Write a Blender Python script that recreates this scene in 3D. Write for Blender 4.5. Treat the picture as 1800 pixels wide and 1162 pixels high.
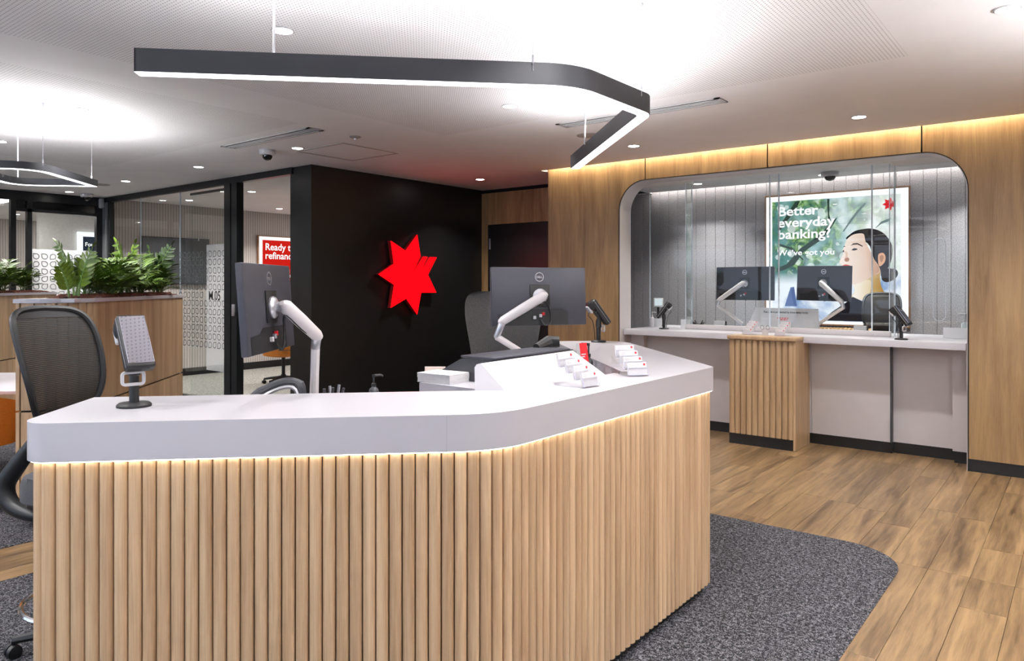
import bpy, bmesh, math, random
from mathutils import Vector, Matrix
random.seed(7)
PI = math.pi
R = math.radians
for o in list(bpy.data.objects):
    bpy.data.objects.remove(o)
SC = bpy.context.scene
COL = SC.collection

# ------------------------------------------------------------------ camera, world, exposure
cd = bpy.data.cameras.new('camera')
cam = bpy.data.objects.new('camera', cd)
COL.objects.link(cam)
cam.location = (0, 0, 1.5)
cam.rotation_euler = (R(90), 0, R(38.2))
cd.sensor_width = 36
cd.lens = 25.8
cd.shift_y = -0.045
cd.clip_start = 0.05
SC.camera = cam
DAY = 0.62            # overcast daylight entering through the shopfront behind the camera
W = bpy.data.worlds.new('world')
SC.world = W
W.use_nodes = True
W.node_tree.nodes['Background'].inputs[0].default_value = (0.64, 0.76, 1.0, 1)
W.node_tree.nodes['Background'].inputs[1].default_value = DAY
SC.view_settings.view_transform = 'Standard'
SC.view_settings.look = 'None'
SC.view_settings.gamma = 1
SC.view_settings.use_curve_mapping = False
SC.view_settings.exposure = 1.72
DOWN_W = 6.0        # watts per ceiling downlight
PEND_DOWN = 1.6     # emission of the pendant diffuser, down and up
PEND_UP = 2.0
UP_W = 6.6            # wide uplight of a pendant, per 0.6 m
LED_COUNTER = 5.0
LED_WALL = 10.5
LED_TELLER = 5.5
SC.cycles.max_bounces = 10
SC.cycles.diffuse_bounces = 5
SC.cycles.transparent_max_bounces = 48
SC.cycles.caustics_reflective = False
SC.cycles.caustics_refractive = False
SC.cycles.sample_clamp_indirect = 6

# ------------------------------------------------------------------ materials
def lin(c):
    return tuple((v / 12.92 if v <= 0.04045 else ((v + 0.055) / 1.055) ** 2.4) for v in c)
def rgb(r, g, b):
    return lin((r / 255, g / 255, b / 255)) + (1,)

class NT:
    def __init__(s, name):
        s.m = bpy.data.materials.new(name); s.m.use_nodes = True
        s.t = s.m.node_tree; s.t.nodes.clear()
        s.out = s.n('ShaderNodeOutputMaterial')
    def n(s, kind, **kw):
        x = s.t.nodes.new(kind)
        for k, v in kw.items():
            if k.startswith('_'): setattr(x, k[1:], v)
            else: x.inputs[k.replace('__', ' ')].default_value = v
        return x
    def l(s, a, b): s.t.links.new(a, b)
    def math(s, op, a, b=None, c=None):
        x = s.n('ShaderNodeMath', _operation=op)
        for i, v in enumerate((a, b, c)):
            if v is None: continue
            if isinstance(v, (int, float)): x.inputs[i].default_value = v
            else: s.l(v, x.inputs[i])
        return x.outputs[0]
    def ramp(s, fac, stops):
        x = s.n('ShaderNodeValToRGB'); e = x.color_ramp.elements
        while len(e) < len(stops): e.new(0.5)
        for i, (p, c) in enumerate(stops): e[i].position = p; e[i].color = c
        s.l(fac, x.inputs[0]); return x.outputs[0]
    def mix(s, fac, a, b, mode='MIX'):
        x = s.n('ShaderNodeMix', _data_type='RGBA', _blend_type=mode)
        for i, v in ((0, fac), (6, a), (7, b)):
            if isinstance(v, (int, float)): x.inputs[i].default_value = v
            elif isinstance(v, tuple): x.inputs[i].default_value = v
            else: s.l(v, x.inputs[i])
        return x.outputs[2]

def pm(name, col, rough=0.5, metal=0.0, vary=0.06, scale=30.0, bump=0.0, spec=0.5, coat=0.0):
    t = NT(name)
    b = t.n('ShaderNodeBsdfPrincipled', Roughness=rough, Metallic=metal)
    b.inputs['Specular IOR Level'].default_value = spec
    b.inputs['Coat Weight'].default_value = coat
    tc = t.n('ShaderNodeTexCoord')
    no = t.n('ShaderNodeTexNoise', Scale=scale, Detail=4.0)
    t.l(tc.outputs['Object'], no.inputs['Vector'])
    d = tuple(v * (1 - vary) for v in col[:3]) + (1,)
    u = tuple(min(1, v * (1 + vary)) for v in col[:3]) + (1,)
    t.l(t.ramp(no.outputs[0], [(0.3, d), (0.7, u)]), b.inputs['Base Color'])
    if bump:
        bp = t.n('ShaderNodeBump', Strength=bump, Distance=0.002)
        t.l(no.outputs[0], bp.inputs['Height']); t.l(bp.outputs[0], b.inputs['Normal'])
    t.l(b.outputs[0], t.out.inputs[0])
    return t.m

def em(name, col, strength):
    t = NT(name)
    e = t.n('ShaderNodeEmission', Color=col, Strength=strength)
    t.l(e.outputs[0], t.out.inputs[0])
    return t.m

def oak(name, dark, light, axis=2, rough=0.42, tone=0.12, strip=0.0, streak=14.0, rings=0.0, rnd=True):
    """wood with the grain along one axis; strip > 0 adds veneer boards of slightly different tone"""
    t = NT(name)
    b = t.n('ShaderNodeBsdfPrincipled', Roughness=rough)
    tc = t.n('ShaderNodeTexCoord'); oi = t.n('ShaderNodeObjectInfo')
    off = t.n('ShaderNodeVectorMath', _operation='MULTIPLY_ADD')
    t.l(oi.outputs['Random'], off.inputs[0])
    off.inputs[1].default_value = (37, 53, 71) if rnd else (0, 0, 0)
    t.l(tc.outputs['Object'], off.inputs[2])
    base = off.outputs[0]
    def mapped(along, across):
        mp = t.n('ShaderNodeMapping')
        sc = [across] * 3; sc[axis] = along
        mp.inputs['Scale'].default_value = sc
        t.l(base, mp.inputs[0]); return mp.outputs[0]
    n1 = t.n('ShaderNodeTexNoise', Scale=1.0, Detail=5.0, Roughness=0.55, Distortion=0.6)
    t.l(mapped(0.9, streak), n1.inputs['Vector'])
    n2 = t.n('ShaderNodeTexNoise', Scale=1.0, Detail=6.0, Roughness=0.7)
    t.l(mapped(5.0, streak * 14), n2.inputs['Vector'])
    f = t.math('MULTIPLY_ADD', n2.outputs[0], 0.35, t.math('MULTIPLY', n1.outputs[0], 0.65))
    if rings:
        wv = t.n('ShaderNodeTexWave', _wave_type='RINGS', _rings_direction='SPHERICAL', Scale=1.0, Distortion=9.0, Detail=3.0)
        wv.inputs['Detail Scale'].default_value = 1.4
        t.l(mapped(1.6, 11.0), wv.inputs['Vector'])
        f = t.math('ADD', t.math('MULTIPLY', f, 1 - rings * .5), t.math('MULTIPLY', wv.outputs['Fac'], rings * .5))
    c = t.ramp(f, [(0.34, dark), (0.64, light)])
    if strip:
        sx = t.n('ShaderNodeSeparateXYZ'); t.l(tc.outputs['Object'], sx.inputs[0])
        k = t.math('FLOOR', t.math('DIVIDE', t.math('ADD', sx.outputs[0], sx.outputs[1]), strip))
        wn = t.n('ShaderNodeTexWhiteNoise', _noise_dimensions='1D'); t.l(k, wn.inputs['W'])
        v = t.math('MULTIPLY_ADD', wn.outputs[0], 0.22, 0.89)
        c = t.mix(1.0, c, t.math('MULTIPLY', v, 1.0), 'MULTIPLY')
    v = t.math('MULTIPLY_ADD', oi.outputs['Random'], tone * 2, 1 - tone)
    if rnd: c = t.mix(1.0, c, v, 'MULTIPLY')
    t.l(c, b.inputs['Base Color'])
    bp = t.n('ShaderNodeBump', Strength=0.12, Distance=0.001)
    t.l(n2.outputs[0], bp.inputs['Height']); t.l(bp.outputs[0], b.inputs['Normal'])
    t.l(b.outputs[0], t.out.inputs[0])
    return t.m

def glass(name, tint=(0.97, 0.985, 0.98, 1), refl=1.0, ior=1.45, rough=0.0):
    t = NT(name)
    tr = t.n('ShaderNodeBsdfTransparent', Color=tint)
    gl = t.n('ShaderNodeBsdfGlossy', Roughness=rough, Color=(1, 1, 1, 1))
    fr = t.n('ShaderNodeFresnel', IOR=ior)
    ms = t.n('ShaderNodeMixShader')
    ge = t.n('ShaderNodeNewGeometry')       # reflect on the outer face only, so sheets stay clear
    t.l(t.math('MULTIPLY', t.math('MULTIPLY', fr.outputs[0], refl), t.math('SUBTRACT', 1.0, ge.outputs['Backfacing'])), ms.inputs[0])
    t.l(tr.outputs[0], ms.inputs[1]); t.l(gl.outputs[0], ms.inputs[2]); t.l(ms.outputs[0], t.out.inputs[0])
    return t.m

def veil(name, col, alpha):
    t = NT(name)
    tr = t.n('ShaderNodeBsdfTransparent'); d = t.n('ShaderNodeBsdfDiffuse', Color=col)
    ms = t.n('ShaderNodeMixShader', Fac=alpha)
    t.l(tr.outputs[0], ms.inputs[1]); t.l(d.outputs[0], ms.inputs[2]); t.l(ms.outputs[0], t.out.inputs[0])
    return t.m

def carpet_mat(name, c0, c1, c2, scale=230.0):
    t = NT(name)
    b = t.n('ShaderNodeBsdfPrincipled', Roughness=0.95); b.inputs['Specular IOR Level'].default_value = 0.1
    tc = t.n('ShaderNodeTexCoord')
    n1 = t.n('ShaderNodeTexNoise', Scale=scale, Detail=2.0, Roughness=0.6)
    n2 = t.n('ShaderNodeTexNoise', Scale=scale * 0.28, Detail=2.0)
    t.l(tc.outputs['Object'], n1.inputs['Vector']); t.l(tc.outputs['Object'], n2.inputs['Vector'])
    f = t.math('MULTIPLY_ADD', n2.outputs[0], 0.3, t.math('MULTIPLY', n1.outputs[0], 0.7))
    t.l(t.ramp(f, [(0.40, c0), (0.5, c1), (0.62, c2)]), b.inputs['Base Color'])
    bp = t.n('ShaderNodeBump', Strength=0.9, Distance=0.006)
    t.l(n1.outputs[0], bp.inputs['Height']); t.l(bp.outputs[0], b.inputs['Normal'])
    t.l(b.outputs[0], t.out.inputs[0])
    return t.m

def ceiling_mat():
    t = NT('ceiling_paint')
    b = t.n('ShaderNodeBsdfPrincipled', Roughness=0.8); b.inputs['Specular IOR Level'].default_value = 0.2
    tc = t.n('ShaderNodeTexCoord'); sx = t.n('ShaderNodeSeparateXYZ'); t.l(tc.outputs['Object'], sx.inputs[0])
    X, Y = sx.outputs[0], sx.outputs[1]
    P = 0.0205
    def cell(v): return t.math('SUBTRACT', t.math('FRACT', t.math('DIVIDE', v, P)), 0.5)
    a, c = cell(X), cell(Y)
    d = t.math('SQRT', t.math('ADD', t.math('MULTIPLY', a, a), t.math('MULTIPLY', c, c)))
    hole = t.math('LESS_THAN', d, 0.175)
    def rng(v, lo, hi): return t.math('MULTIPLY', t.math('GREATER_THAN', v, lo), t.math('LESS_THAN', v, hi))
    m1 = t.math('MULTIPLY', rng(X, -4.42, -0.81), rng(Y, -0.6, 4.68))
    m2 = t.math('MULTIPLY', rng(X, -8.6, -5.0), rng(Y, -1.6, 3.59))
    m3 = t.math('MULTIPLY', rng(X, -3.3, 0.2), rng(Y, 7.75, 9.05))
    mask = t.math('MAXIMUM', t.math('MAXIMUM', m1, m2), m3)
    f = t.math('MULTIPLY', hole, mask)
    no = t.n('ShaderNodeTexNoise', Scale=3.0); t.l(tc.outputs['Object'], no.inputs['Vector'])
    base = t.ramp(no.outputs[0], [(0.3, rgb(236, 233, 234)), (0.7, rgb(240, 237, 238))])
    t.l(t.mix(f, base, rgb(138, 132, 131)), b.inputs['Base Color'])
    t.l(b.outputs[0], t.out.inputs[0])
    return t.m

def ribbed_mat(name, c0, c1, axis, pitch=0.045):
    t = NT(name)
    b = t.n('ShaderNodeBsdfPrincipled', Roughness=0.8)
    tc = t.n('ShaderNodeTexCoord'); sx = t.n('ShaderNodeSeparateXYZ'); t.l(tc.outputs['Object'], sx.inputs[0])
    k = t.math('SINE', t.math('MULTIPLY', sx.outputs[axis], 2 * PI / pitch))
    no = t.n('ShaderNodeTexNoise', Scale=60.0); t.l(tc.outputs['Object'], no.inputs['Vector'])
    f = t.math('ADD', t.math('MULTIPLY_ADD', k, 0.3, 0.3), t.math('MULTIPLY', no.outputs[0], 0.4))
    t.l(t.ramp(f, [(0.2, c0), (0.8, c1)]), b.inputs['Base Color'])
    bp = t.n('ShaderNodeBump', Strength=0.4, Distance=0.004)
    t.l(k, bp.inputs['Height']); t.l(bp.outputs[0], b.inputs['Normal'])
    t.l(b.outputs[0], t.out.inputs[0])
    return t.m

def mesh_fabric(name, col, axis=2, pitch=0.0075, gap=0.28):
    """open woven chair mesh: horizontal threads with see-through gaps"""
    t = NT(name)
    b = t.n('ShaderNodeBsdfPrincipled', Roughness=0.7); b.inputs['Base Color'].default_value = col
    tr = t.n('ShaderNodeBsdfTransparent')
    tc = t.n('ShaderNodeTexCoord'); sx = t.n('ShaderNodeSeparateXYZ'); t.l(tc.outputs['Object'], sx.inputs[0])
    no = t.n('ShaderNodeTexNoise', Scale=18.0); t.l(tc.outputs['Object'], no.inputs['Vector'])
    z = t.math('ADD', sx.outputs[axis], t.math('MULTIPLY', no.outputs[0], 0.004))
    f = t.math('FRACT', t.math('DIVIDE', z, pitch))
    g = t.math('MULTIPLY', t.math('LESS_THAN', f, gap), 0.22)
    ms = t.n('ShaderNodeMixShader'); t.l(g, ms.inputs[0])
    t.l(b.outputs[0], ms.inputs[1]); t.l(tr.outputs[0], ms.inputs[2]); t.l(ms.outputs[0], t.out.inputs[0])
    return t.m

def poster_mat(name, strength):
    """backlit print of out-of-focus trees: flat print only"""
    t = NT(name)
    tc = t.n('ShaderNodeTexCoord'); sx = t.n('ShaderNodeSeparateXYZ'); t.l(tc.outputs['Object'], sx.inputs[0])
    x = t.math('MULTIPLY_ADD', sx.outputs[0], 1 / 1.5, 0.5)     # 0 left .. 1 right
    z = t.math('MULTIPLY', sx.outputs[2], 1 / 1.48)             # 0 bottom .. 1 top
    n1 = t.n('ShaderNodeTexNoise', Scale=2.6, Detail=4.0, Distortion=0.4); t.l(tc.outputs['Object'], n1.inputs['Vector'])
    n2 = t.n('ShaderNodeTexNoise', Scale=7.5, Detail=5.0, Roughness=0.6, Distortion=1.2); t.l(tc.outputs['Object'], n2.inputs['Vector'])
    n3 = t.n('ShaderNodeTexNoise', Scale=4.0, Detail=2.0); t.l(tc.outputs['Object'], n3.inputs['Vector'])
    v = t.n('ShaderNodeTexVoronoi', Scale=8.0); t.l(tc.outputs['Object'], v.inputs['Vector'])
    sxc = t.n('ShaderNodeSeparateXYZ'); t.l(v.outputs['Color'], sxc.inputs[0])
    g = t.math('MULTIPLY_ADD', n1.outputs[0], 0.9, t.math('MULTIPLY_ADD', x, 0.62, -0.22))
    base = t.ramp(g, [(0.12, rgb(26, 92, 80)), (0.36, rgb(88, 140, 134)), (0.56, rgb(172, 204, 208)), (0.74, rgb(246, 250, 250))])
    leaf = t.ramp(n2.outputs[0], [(0.36, rgb(16, 44, 32)), (0.47, rgb(60, 100, 56)), (0.56, rgb(140, 180, 90)), (0.66, rgb(214, 230, 214))])
    lf = t.ramp(n3.outputs[0], [(0.44, (0, 0, 0, 1)), (0.58, (1, 1, 1, 1))])
    up = t.ramp(z, [(0.40, (0, 0, 0, 1)), (0.50, (1, 1, 1, 1))])
    lm = t.math('MULTIPLY', t.math('MULTIPLY', lf, up), t.math('SUBTRACT', 1.0, t.math('MULTIPLY', x, 0.75)))
    c = t.mix(lm, base, leaf)
    rad = t.math('MULTIPLY_ADD', sxc.outputs[0], 0.34, 0.08)
    bk = t.math('MULTIPLY', t.math('MULTIPLY', t.math('LESS_THAN', v.outputs['Distance'], rad), t.math('GREATER_THAN', sxc.outputs[1], 0.45)), t.math('MULTIPLY', up, 0.55))
    c = t.mix(bk, c, rgb(236, 246, 244))
    low = t.ramp(z, [(0.34, (1, 1, 1, 1)), (0.44, (0, 0, 0, 1))])
    c = t.mix(low, c, t.ramp(n1.outputs[0], [(0.36, rgb(130, 160, 206)), (0.52, rgb(236, 242, 250))]))
    e = t.n('ShaderNodeEmission', Strength=strength); t.l(c, e.inputs[0]); t.l(e.outputs[0], t.out.inputs[0])
    return t.m

def print_grad(name, c0, c1, x0, x1, strength, noise=0.25, scale=6.0):
    """printed tone running from c0 at x0 to c1 at x1 (part of the artwork of a poster)"""
    t = NT(name)
    tc = t.n('ShaderNodeTexCoord'); sx = t.n('ShaderNodeSeparateXYZ'); t.l(tc.outputs['Object'], sx.inputs[0])
    no = t.n('ShaderNodeTexNoise', Scale=scale, Detail=3.0); t.l(tc.outputs['Object'], no.inputs['Vector'])
    f = t.math('DIVIDE', t.math('SUBTRACT', sx.outputs[0], x0), x1 - x0)
    f = t.math('ADD', f, t.math('MULTIPLY', t.math('SUBTRACT', no.outputs[0], 0.5), noise * 2))
    e = t.n('ShaderNodeEmission', Strength=strength); t.l(t.ramp(f, [(0.0, c0), (1.0, c1)]), e.inputs[0]); t.l(e.outputs[0], t.out.inputs[0])
    return t.m

M = {}
M['ceiling'] = ceiling_mat()
M['wall_white'] = pm('white_wall_paint', rgb(222, 218, 214), 0.7)
M['solid_white'] = pm('white_solid_surface', rgb(182, 179, 185), 0.28, vary=0.012, scale=4)
M['panel_white'] = pm('white_laminate', rgb(192, 187, 188), 0.4, vary=0.012, scale=4)
M['slat'] = oak('pale_oak_slat', rgb(160, 128, 96), rgb(208, 180, 146), 2, 0.4, 0.08, streak=22)
M['ped'] = oak('oak_pedestal', rgb(152, 122, 90), rgb(186, 158, 123), 2, 0.4, 0.06, streak=20)
M['veneer'] = oak('oak_wall_veneer', rgb(120, 91, 58), rgb(168, 137, 96), 2, 0.4, 0.03, strip=0.155, streak=10, rnd=False)
M['plank'] = oak('oak_floor_plank', rgb(68, 51, 34), rgb(143, 116, 82), 1, 0.34, 0.13, streak=9, rings=0.16)
M['planter'] = oak('oak_planter_veneer', rgb(150, 119, 86), rgb(190, 159, 123), 2, 0.42, 0.05, strip=0.11, streak=14)
M['black'] = pm('satin_black', rgb(17, 16, 16), 0.42, vary=0.1)
M['black_door'] = pm('black_door_paint', rgb(9, 9, 9), 0.4, vary=0.05)
M['black_wall'] = pm('black_wall_paint', rgb(21, 20, 20), 0.36, vary=0.08, scale=3)
M['frame'] = pm('black_aluminium', rgb(26, 28, 30), 0.32, 0.2)
M['pend'] = pm('charcoal_powdercoat', rgb(44, 45, 50), 0.5, vary=0.03)
M['dark_gap'] = pm('shadow_gap_black', rgb(8, 8, 8), 0.9)
M['carpet'] = carpet_mat('charcoal_carpet', rgb(18, 18, 20), rgb(50, 50, 54), rgb(126, 124, 129), 210)
M['carpet_room'] = carpet_mat('grey_room_carpet', rgb(92, 90, 86), rgb(130, 126, 120), rgb(172, 168, 160), 150)
M['felt'] = pm('grey_felt', rgb(160, 158, 161), 0.95, vary=0.3, scale=90, bump=0.3, spec=0.1)
M['ribbed'] = ribbed_mat('ribbed_wallpaper', rgb(158, 149, 144), rgb(192, 184, 179), 1)
M['ribbed_x'] = ribbed_mat('ribbed_wallpaper_end', rgb(150, 140, 134), rgb(196, 188, 182), 0)
M['glass'] = glass('clear_glass')
M['glass_wall'] = glass('partition_glass', (0.965, 0.98, 0.975, 1), 1.1)
M['acrylic'] = glass('clear_acrylic', (0.975, 0.975, 0.985, 1), 1.2)
M['edge'] = pm('polished_glass_edge', rgb(206, 216, 224), 0.2, vary=0.02)
M['gel'] = veil('clear_gel_bottle', (0.80, 0.86, 0.92, 1), 0.55)
M['acr_edge'] = pm('acrylic_edge', rgb(182, 184, 204), 0.2, vary=0.02)
M['silver'] = pm('satin_silver', rgb(200, 200, 206), 0.28, 0.85, vary=0.03)
M['chrome'] = pm('chrome', rgb(225, 225, 225), 0.08, 1.0, vary=0.01)
M['arm'] = pm('light_grey_arm', rgb(214, 208, 208), 0.35, vary=0.02)
M['monitor'] = pm('dark_grey_plastic', rgb(62, 62, 70), 0.42, 0.25, vary=0.03)
M['plastic'] = pm('black_plastic', rgb(15, 15, 17), 0.45, vary=0.08)
M['plastic_dk'] = pm('charcoal_plastic', rgb(56, 57, 62), 0.45, vary=0.04)
M['white_plastic'] = pm('white_plastic', rgb(186, 184, 187), 0.35, vary=0.015)
M['screen'] = pm('black_screen', rgb(10, 10, 12), 0.12, vary=0.02)
M['paper'] = pm('white_paper', rgb(194, 191, 193), 0.8, vary=0.02, scale=80)
M['pink_paper'] = pm('pale_pink_card', rgb(238, 216, 204), 0.8, vary=0.02)
M['red'] = pm('red_print', rgb(200, 16, 30), 0.5, vary=0.03)
M['red_side'] = pm('dark_red_return', rgb(150, 8, 12), 0.45, vary=0.03)
M['ink'] = pm('grey_ink', rgb(150, 148, 154), 0.7)
M['ink_dark'] = pm('dark_ink', rgb(40, 40, 44), 0.7)
M['orange'] = pm('orange_upholstery', rgb(206, 122, 38), 0.65, vary=0.1, scale=120)
M['fabric'] = pm('grey_knit_fabric', rgb(66, 64, 63), 0.9, vary=0.5, scale=240, bump=0.6)
M['seat'] = pm('charcoal_seat_fabric', rgb(62, 62, 66), 0.9, vary=0.2, scale=200, bump=0.3)
M['mesh'] = mesh_fabric('black_chair_mesh', rgb(15, 13, 13))
M['leaf'] = pm('glossy_leaf', rgb(96, 122, 30), 0.30, vary=0.4, scale=8)
M['leaf_dark'] = pm('dark_leaf', rgb(48, 74, 24), 0.33, vary=0.5, scale=8)
M['leaf_palm'] = pm('palm_leaf', rgb(84, 112, 30), 0.4, vary=0.5, scale=6)
M['stem'] = pm('green_stem', rgb(96, 128, 60), 0.5, vary=0.2)
M['bark'] = pm('bark_mulch', rgb(92, 44, 28), 0.9, vary=0.6, scale=70, bump=1.0)
M['lamp'] = em('downlight_lens', (1, 0.96, 0.9, 1), 9.0)
M['diff_down'] = em('pendant_diffuser', (0.975, 0.98, 1.0, 1), PEND_DOWN)
M['diff_up'] = em('pendant_uplight', (0.975, 0.98, 1.0, 1), PEND_UP)
M['diff_up_added'] = em('added_pendant_uplight', (0.975, 0.98, 1.0, 1), PEND_UP * 4)  # stronger glow for the unseen pendants added beyond the frame
M['led'] = em('counter_led', (1.0, 0.90, 0.74, 1), LED_COUNTER)
M['led_wall'] = em('cove_led', (1.0, 0.86, 0.64, 1), LED_WALL)
M['led_teller'] = em('teller_cove_led', (1.0, 0.93, 0.86, 1), LED_TELLER)
M['star'] = em('lit_red_acrylic', rgb(255, 3, 9), 1.1)
M['white_lit'] = em('lightbox_white', (0.93, 0.98, 1, 1), 0.36)
M['red_lit'] = em('red_lightbox', rgb(224, 38, 30), 0.25)
M['navy_lit'] = em('dark_lightbox', rgb(40, 48, 60), 0.3)
M['poster'] = poster_mat('lightbox_print', 0.32)
M['vent_dark'] = pm('vent_slot_black', rgb(14, 14, 14), 0.8)
M['film'] = veil('frosted_film', (0.9, 0.92, 0.93, 1), 0.3)
M['motif'] = pm('dark_motif_print', rgb(62, 66, 68), 0.7)

# ------------------------------------------------------------------ mesh helpers
class MB:
    def __init__(s): s.bm = bmesh.new()
    def box(s, x0, x1, y0, y1, z0, z1, bev=0.0, seg=2, mat=None):
        r = bmesh.ops.create_cube(s.bm, size=1)
        for v in r['verts']:
            v.co = Vector((x0 + (v.co.x + .5) * (x1 - x0), y0 + (v.co.y + .5) * (y1 - y0), z0 + (v.co.z + .5) * (z1 - z0)))
        vs = r['verts']
        if bev:
            es = list({e for v in vs for e in v.link_edges})
            rr = bmesh.ops.bevel(s.bm, geom=es, offset=bev, segments=seg, affect='EDGES', profile=.5)
            vs = list({v for f in rr['faces'] for v in f.verts} | {v for v in vs if v.is_valid})
        if mat: 
            for v in vs: v.co = mat @ v.co
        return s
    def prism(s, pts, z0, z1, mat=None, bev=0.0):
        """2D polygon extruded along z (mat re-orients it)"""
        n = len(pts)
        lo = [s.bm.verts.new((p[0], p[1], z0)) for p in pts]
        hi = [s.bm.verts.new((p[0], p[1], z1)) for p in pts]
        fs = [s.bm.faces.new(hi), s.bm.faces.new(lo[::-1])]
        for i in range(n):
            j = (i + 1) % n
            fs.append(s.bm.faces.new((lo[i], lo[j], hi[j], hi[i])))
        vs = lo + hi
        if bev:
            es = [e for e in fs[0].edges]
            rr = bmesh.ops.bevel(s.bm, geom=es, offset=bev, segments=2, affect='EDGES', profile=.5)
            vs = list({v for f in rr['faces'] for v in f.verts} | {v for v in vs if v.is_valid})
        if mat:
            for v in vs: v.co = mat @ v.co
        return s
    def poly(s, pts):
        s.bm.faces.new([s.bm.verts.new(p) for p in pts]); return s
    def tube(s, pts, r, n=8, closed=False, flat=1.0):
        pts = [Vector(p) for p in pts]; rings = []; N = len(pts)
        up = None
        for i, p in enumerate(pts):
            a = pts[(i - 1) % N] if (closed or i > 0) else p
            b = pts[(i + 1) % N] if (closed or i < N - 1) else p
            d = (b - a).normalized()
            if up is None:
                up = Vector((0, 0, 1)) if abs(d.z) < .9 else Vector((1, 0, 0))
            x = d.cross(up).normalized(); u = x.cross(d).normalized(); up = u
            rr = r[i] if isinstance(r, (list, tuple)) else r
            rings.append([s.bm.verts.new(p + x * math.cos(2 * PI * k / n) * rr + u * math.sin(2 * PI * k / n) * rr * flat) for k in range(n)])
        m = N if closed else N - 1
        for i in range(m):
            A, B = rings[i], rings[(i + 1) % N]
            for k in range(n):
                s.bm.faces.new((A[k], A[(k + 1) % n], B[(k + 1) % n], B[k]))
        if not closed:
            s.bm.faces.new(rings[0][::-1]); s.bm.faces.new(rings[-1])
        return s
    def lathe(s, prof, c=(0, 0, 0), n=20, mat=None):
        rings = []
        for (r, z) in prof:
            rings.append([s.bm.verts.new((c[0] + r * math.cos(2 * PI * k / n), c[1] + r * math.sin(2 * PI * k / n), c[2] + z)) for k in range(n)])
        for A, B in zip(rings, rings[1:]):
            for k in range(n): s.bm.faces.new((A[k], A[(k + 1) % n], B[(k + 1) % n], B[k]))
        s.bm.faces.new(rings[0][::-1]); s.bm.faces.new(rings[-1])
        if mat:
            for ring in rings:
                for v in ring: v.co = mat @ v.co
        return s
    def grid(s, rows):
        vs = [[s.bm.verts.new(p) for p in row] for row in rows]
        for A, B in zip(vs, vs[1:]):
            for k in range(len(A) - 1): s.bm.faces.new((A[k], A[k + 1], B[k + 1], B[k]))
        return s
    def xf(s, m):
        bmesh.ops.transform(s.bm, matrix=m, verts=s.bm.verts); return s
    def mesh(s, name, smooth=True, tri=False):
        bmesh.ops.recalc_face_normals(s.bm, faces=s.bm.faces)
        if tri: bmesh.ops.triangulate(s.bm, faces=[f for f in s.bm.faces if len(f.verts) > 4])
        me = bpy.data.meshes.new(name); s.bm.to_mesh(me); s.bm.free()
        if smooth:
            for p in me.polygons: p.use_smooth = True
            me.set_sharp_from_angle(angle=R(35))
        return me
    def build(s, name, mat, parent=None, off=(0, 0, 0), smooth=True, tri=True):
        if any(off): s.xf(Matrix.Translation(off))
        o = bpy.data.objects.new(name, s.mesh(name, smooth, tri))
        o.data.materials.append(mat if not isinstance(mat, str) else M[mat])
        COL.objects.link(o)
        if parent: o.parent = parent
        return o

def thing(name, label, cat, loc=(0, 0, 0), rz=0.0, group=None):
    o = bpy.data.objects.new(name, None); COL.objects.link(o)
    o.empty_display_size = 0.1
    o.location = loc; o.rotation_euler = (0, 0, rz); o['label'] = label; o['category'] = cat
    if group: o['group'] = group
    return o
def tag(o, label, cat, group=None):
    o['label'] = label; o['category'] = cat
    if group: o['group'] = group
    return o
def struct(o): o['kind'] = 'structure'; return o
def inst(name, me, mat, parent=None, mtx=None):
    """another object sharing a mesh"""
    o = bpy.data.objects.new(name, me); COL.objects.link(o)
    if not me.materials: me.materials.append(M[mat] if isinstance(mat, str) else mat)
    if parent: o.parent = parent
    if mtx is not None: o.matrix_local = mtx
    return o
def dup(root, loc, rz, label, group=None):
    """copy of a thing with copies of its parts and sub-parts"""
    r = root.copy(); COL.objects.link(r); r.location = loc; r.rotation_euler = (0, 0, rz); r['label'] = label
    if group: r['group'] = group
    for ch in list(root.children):
        if ch.type == 'LIGHT': pass
        c = ch.copy(); COL.objects.link(c); c.parent = r
        for g in ch.children:
            d = g.copy(); COL.objects.link(d); d.parent = c
    return r
def text(name, body, size, mat, parent, mtx, bold=0.0, ext=0.0, align='LEFT', space=1.0, line=1.0):
    cu = bpy.data.curves.new(name, 'FONT'); cu.body = body; cu.size = size; cu.align_x = align
    cu.offset = bold; cu.extrude = ext; cu.space_character = space; cu.space_line = line; cu.resolution_u = 3
    t = bpy.data.objects.new(name, cu); COL.objects.link(t)
    bpy.context.view_layer.update()
    me = bpy.data.meshes.new_from_object(t.evaluated_get(bpy.context.evaluated_depsgraph_get()))
    bpy.data.objects.remove(t); bpy.data.curves.remove(cu)
    me.name = name
    o = bpy.data.objects.new(name, me); me.materials.clear(); me.materials.append(M[mat])
    COL.objects.link(o); o.parent = parent; o.matrix_local = mtx
    return o

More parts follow.
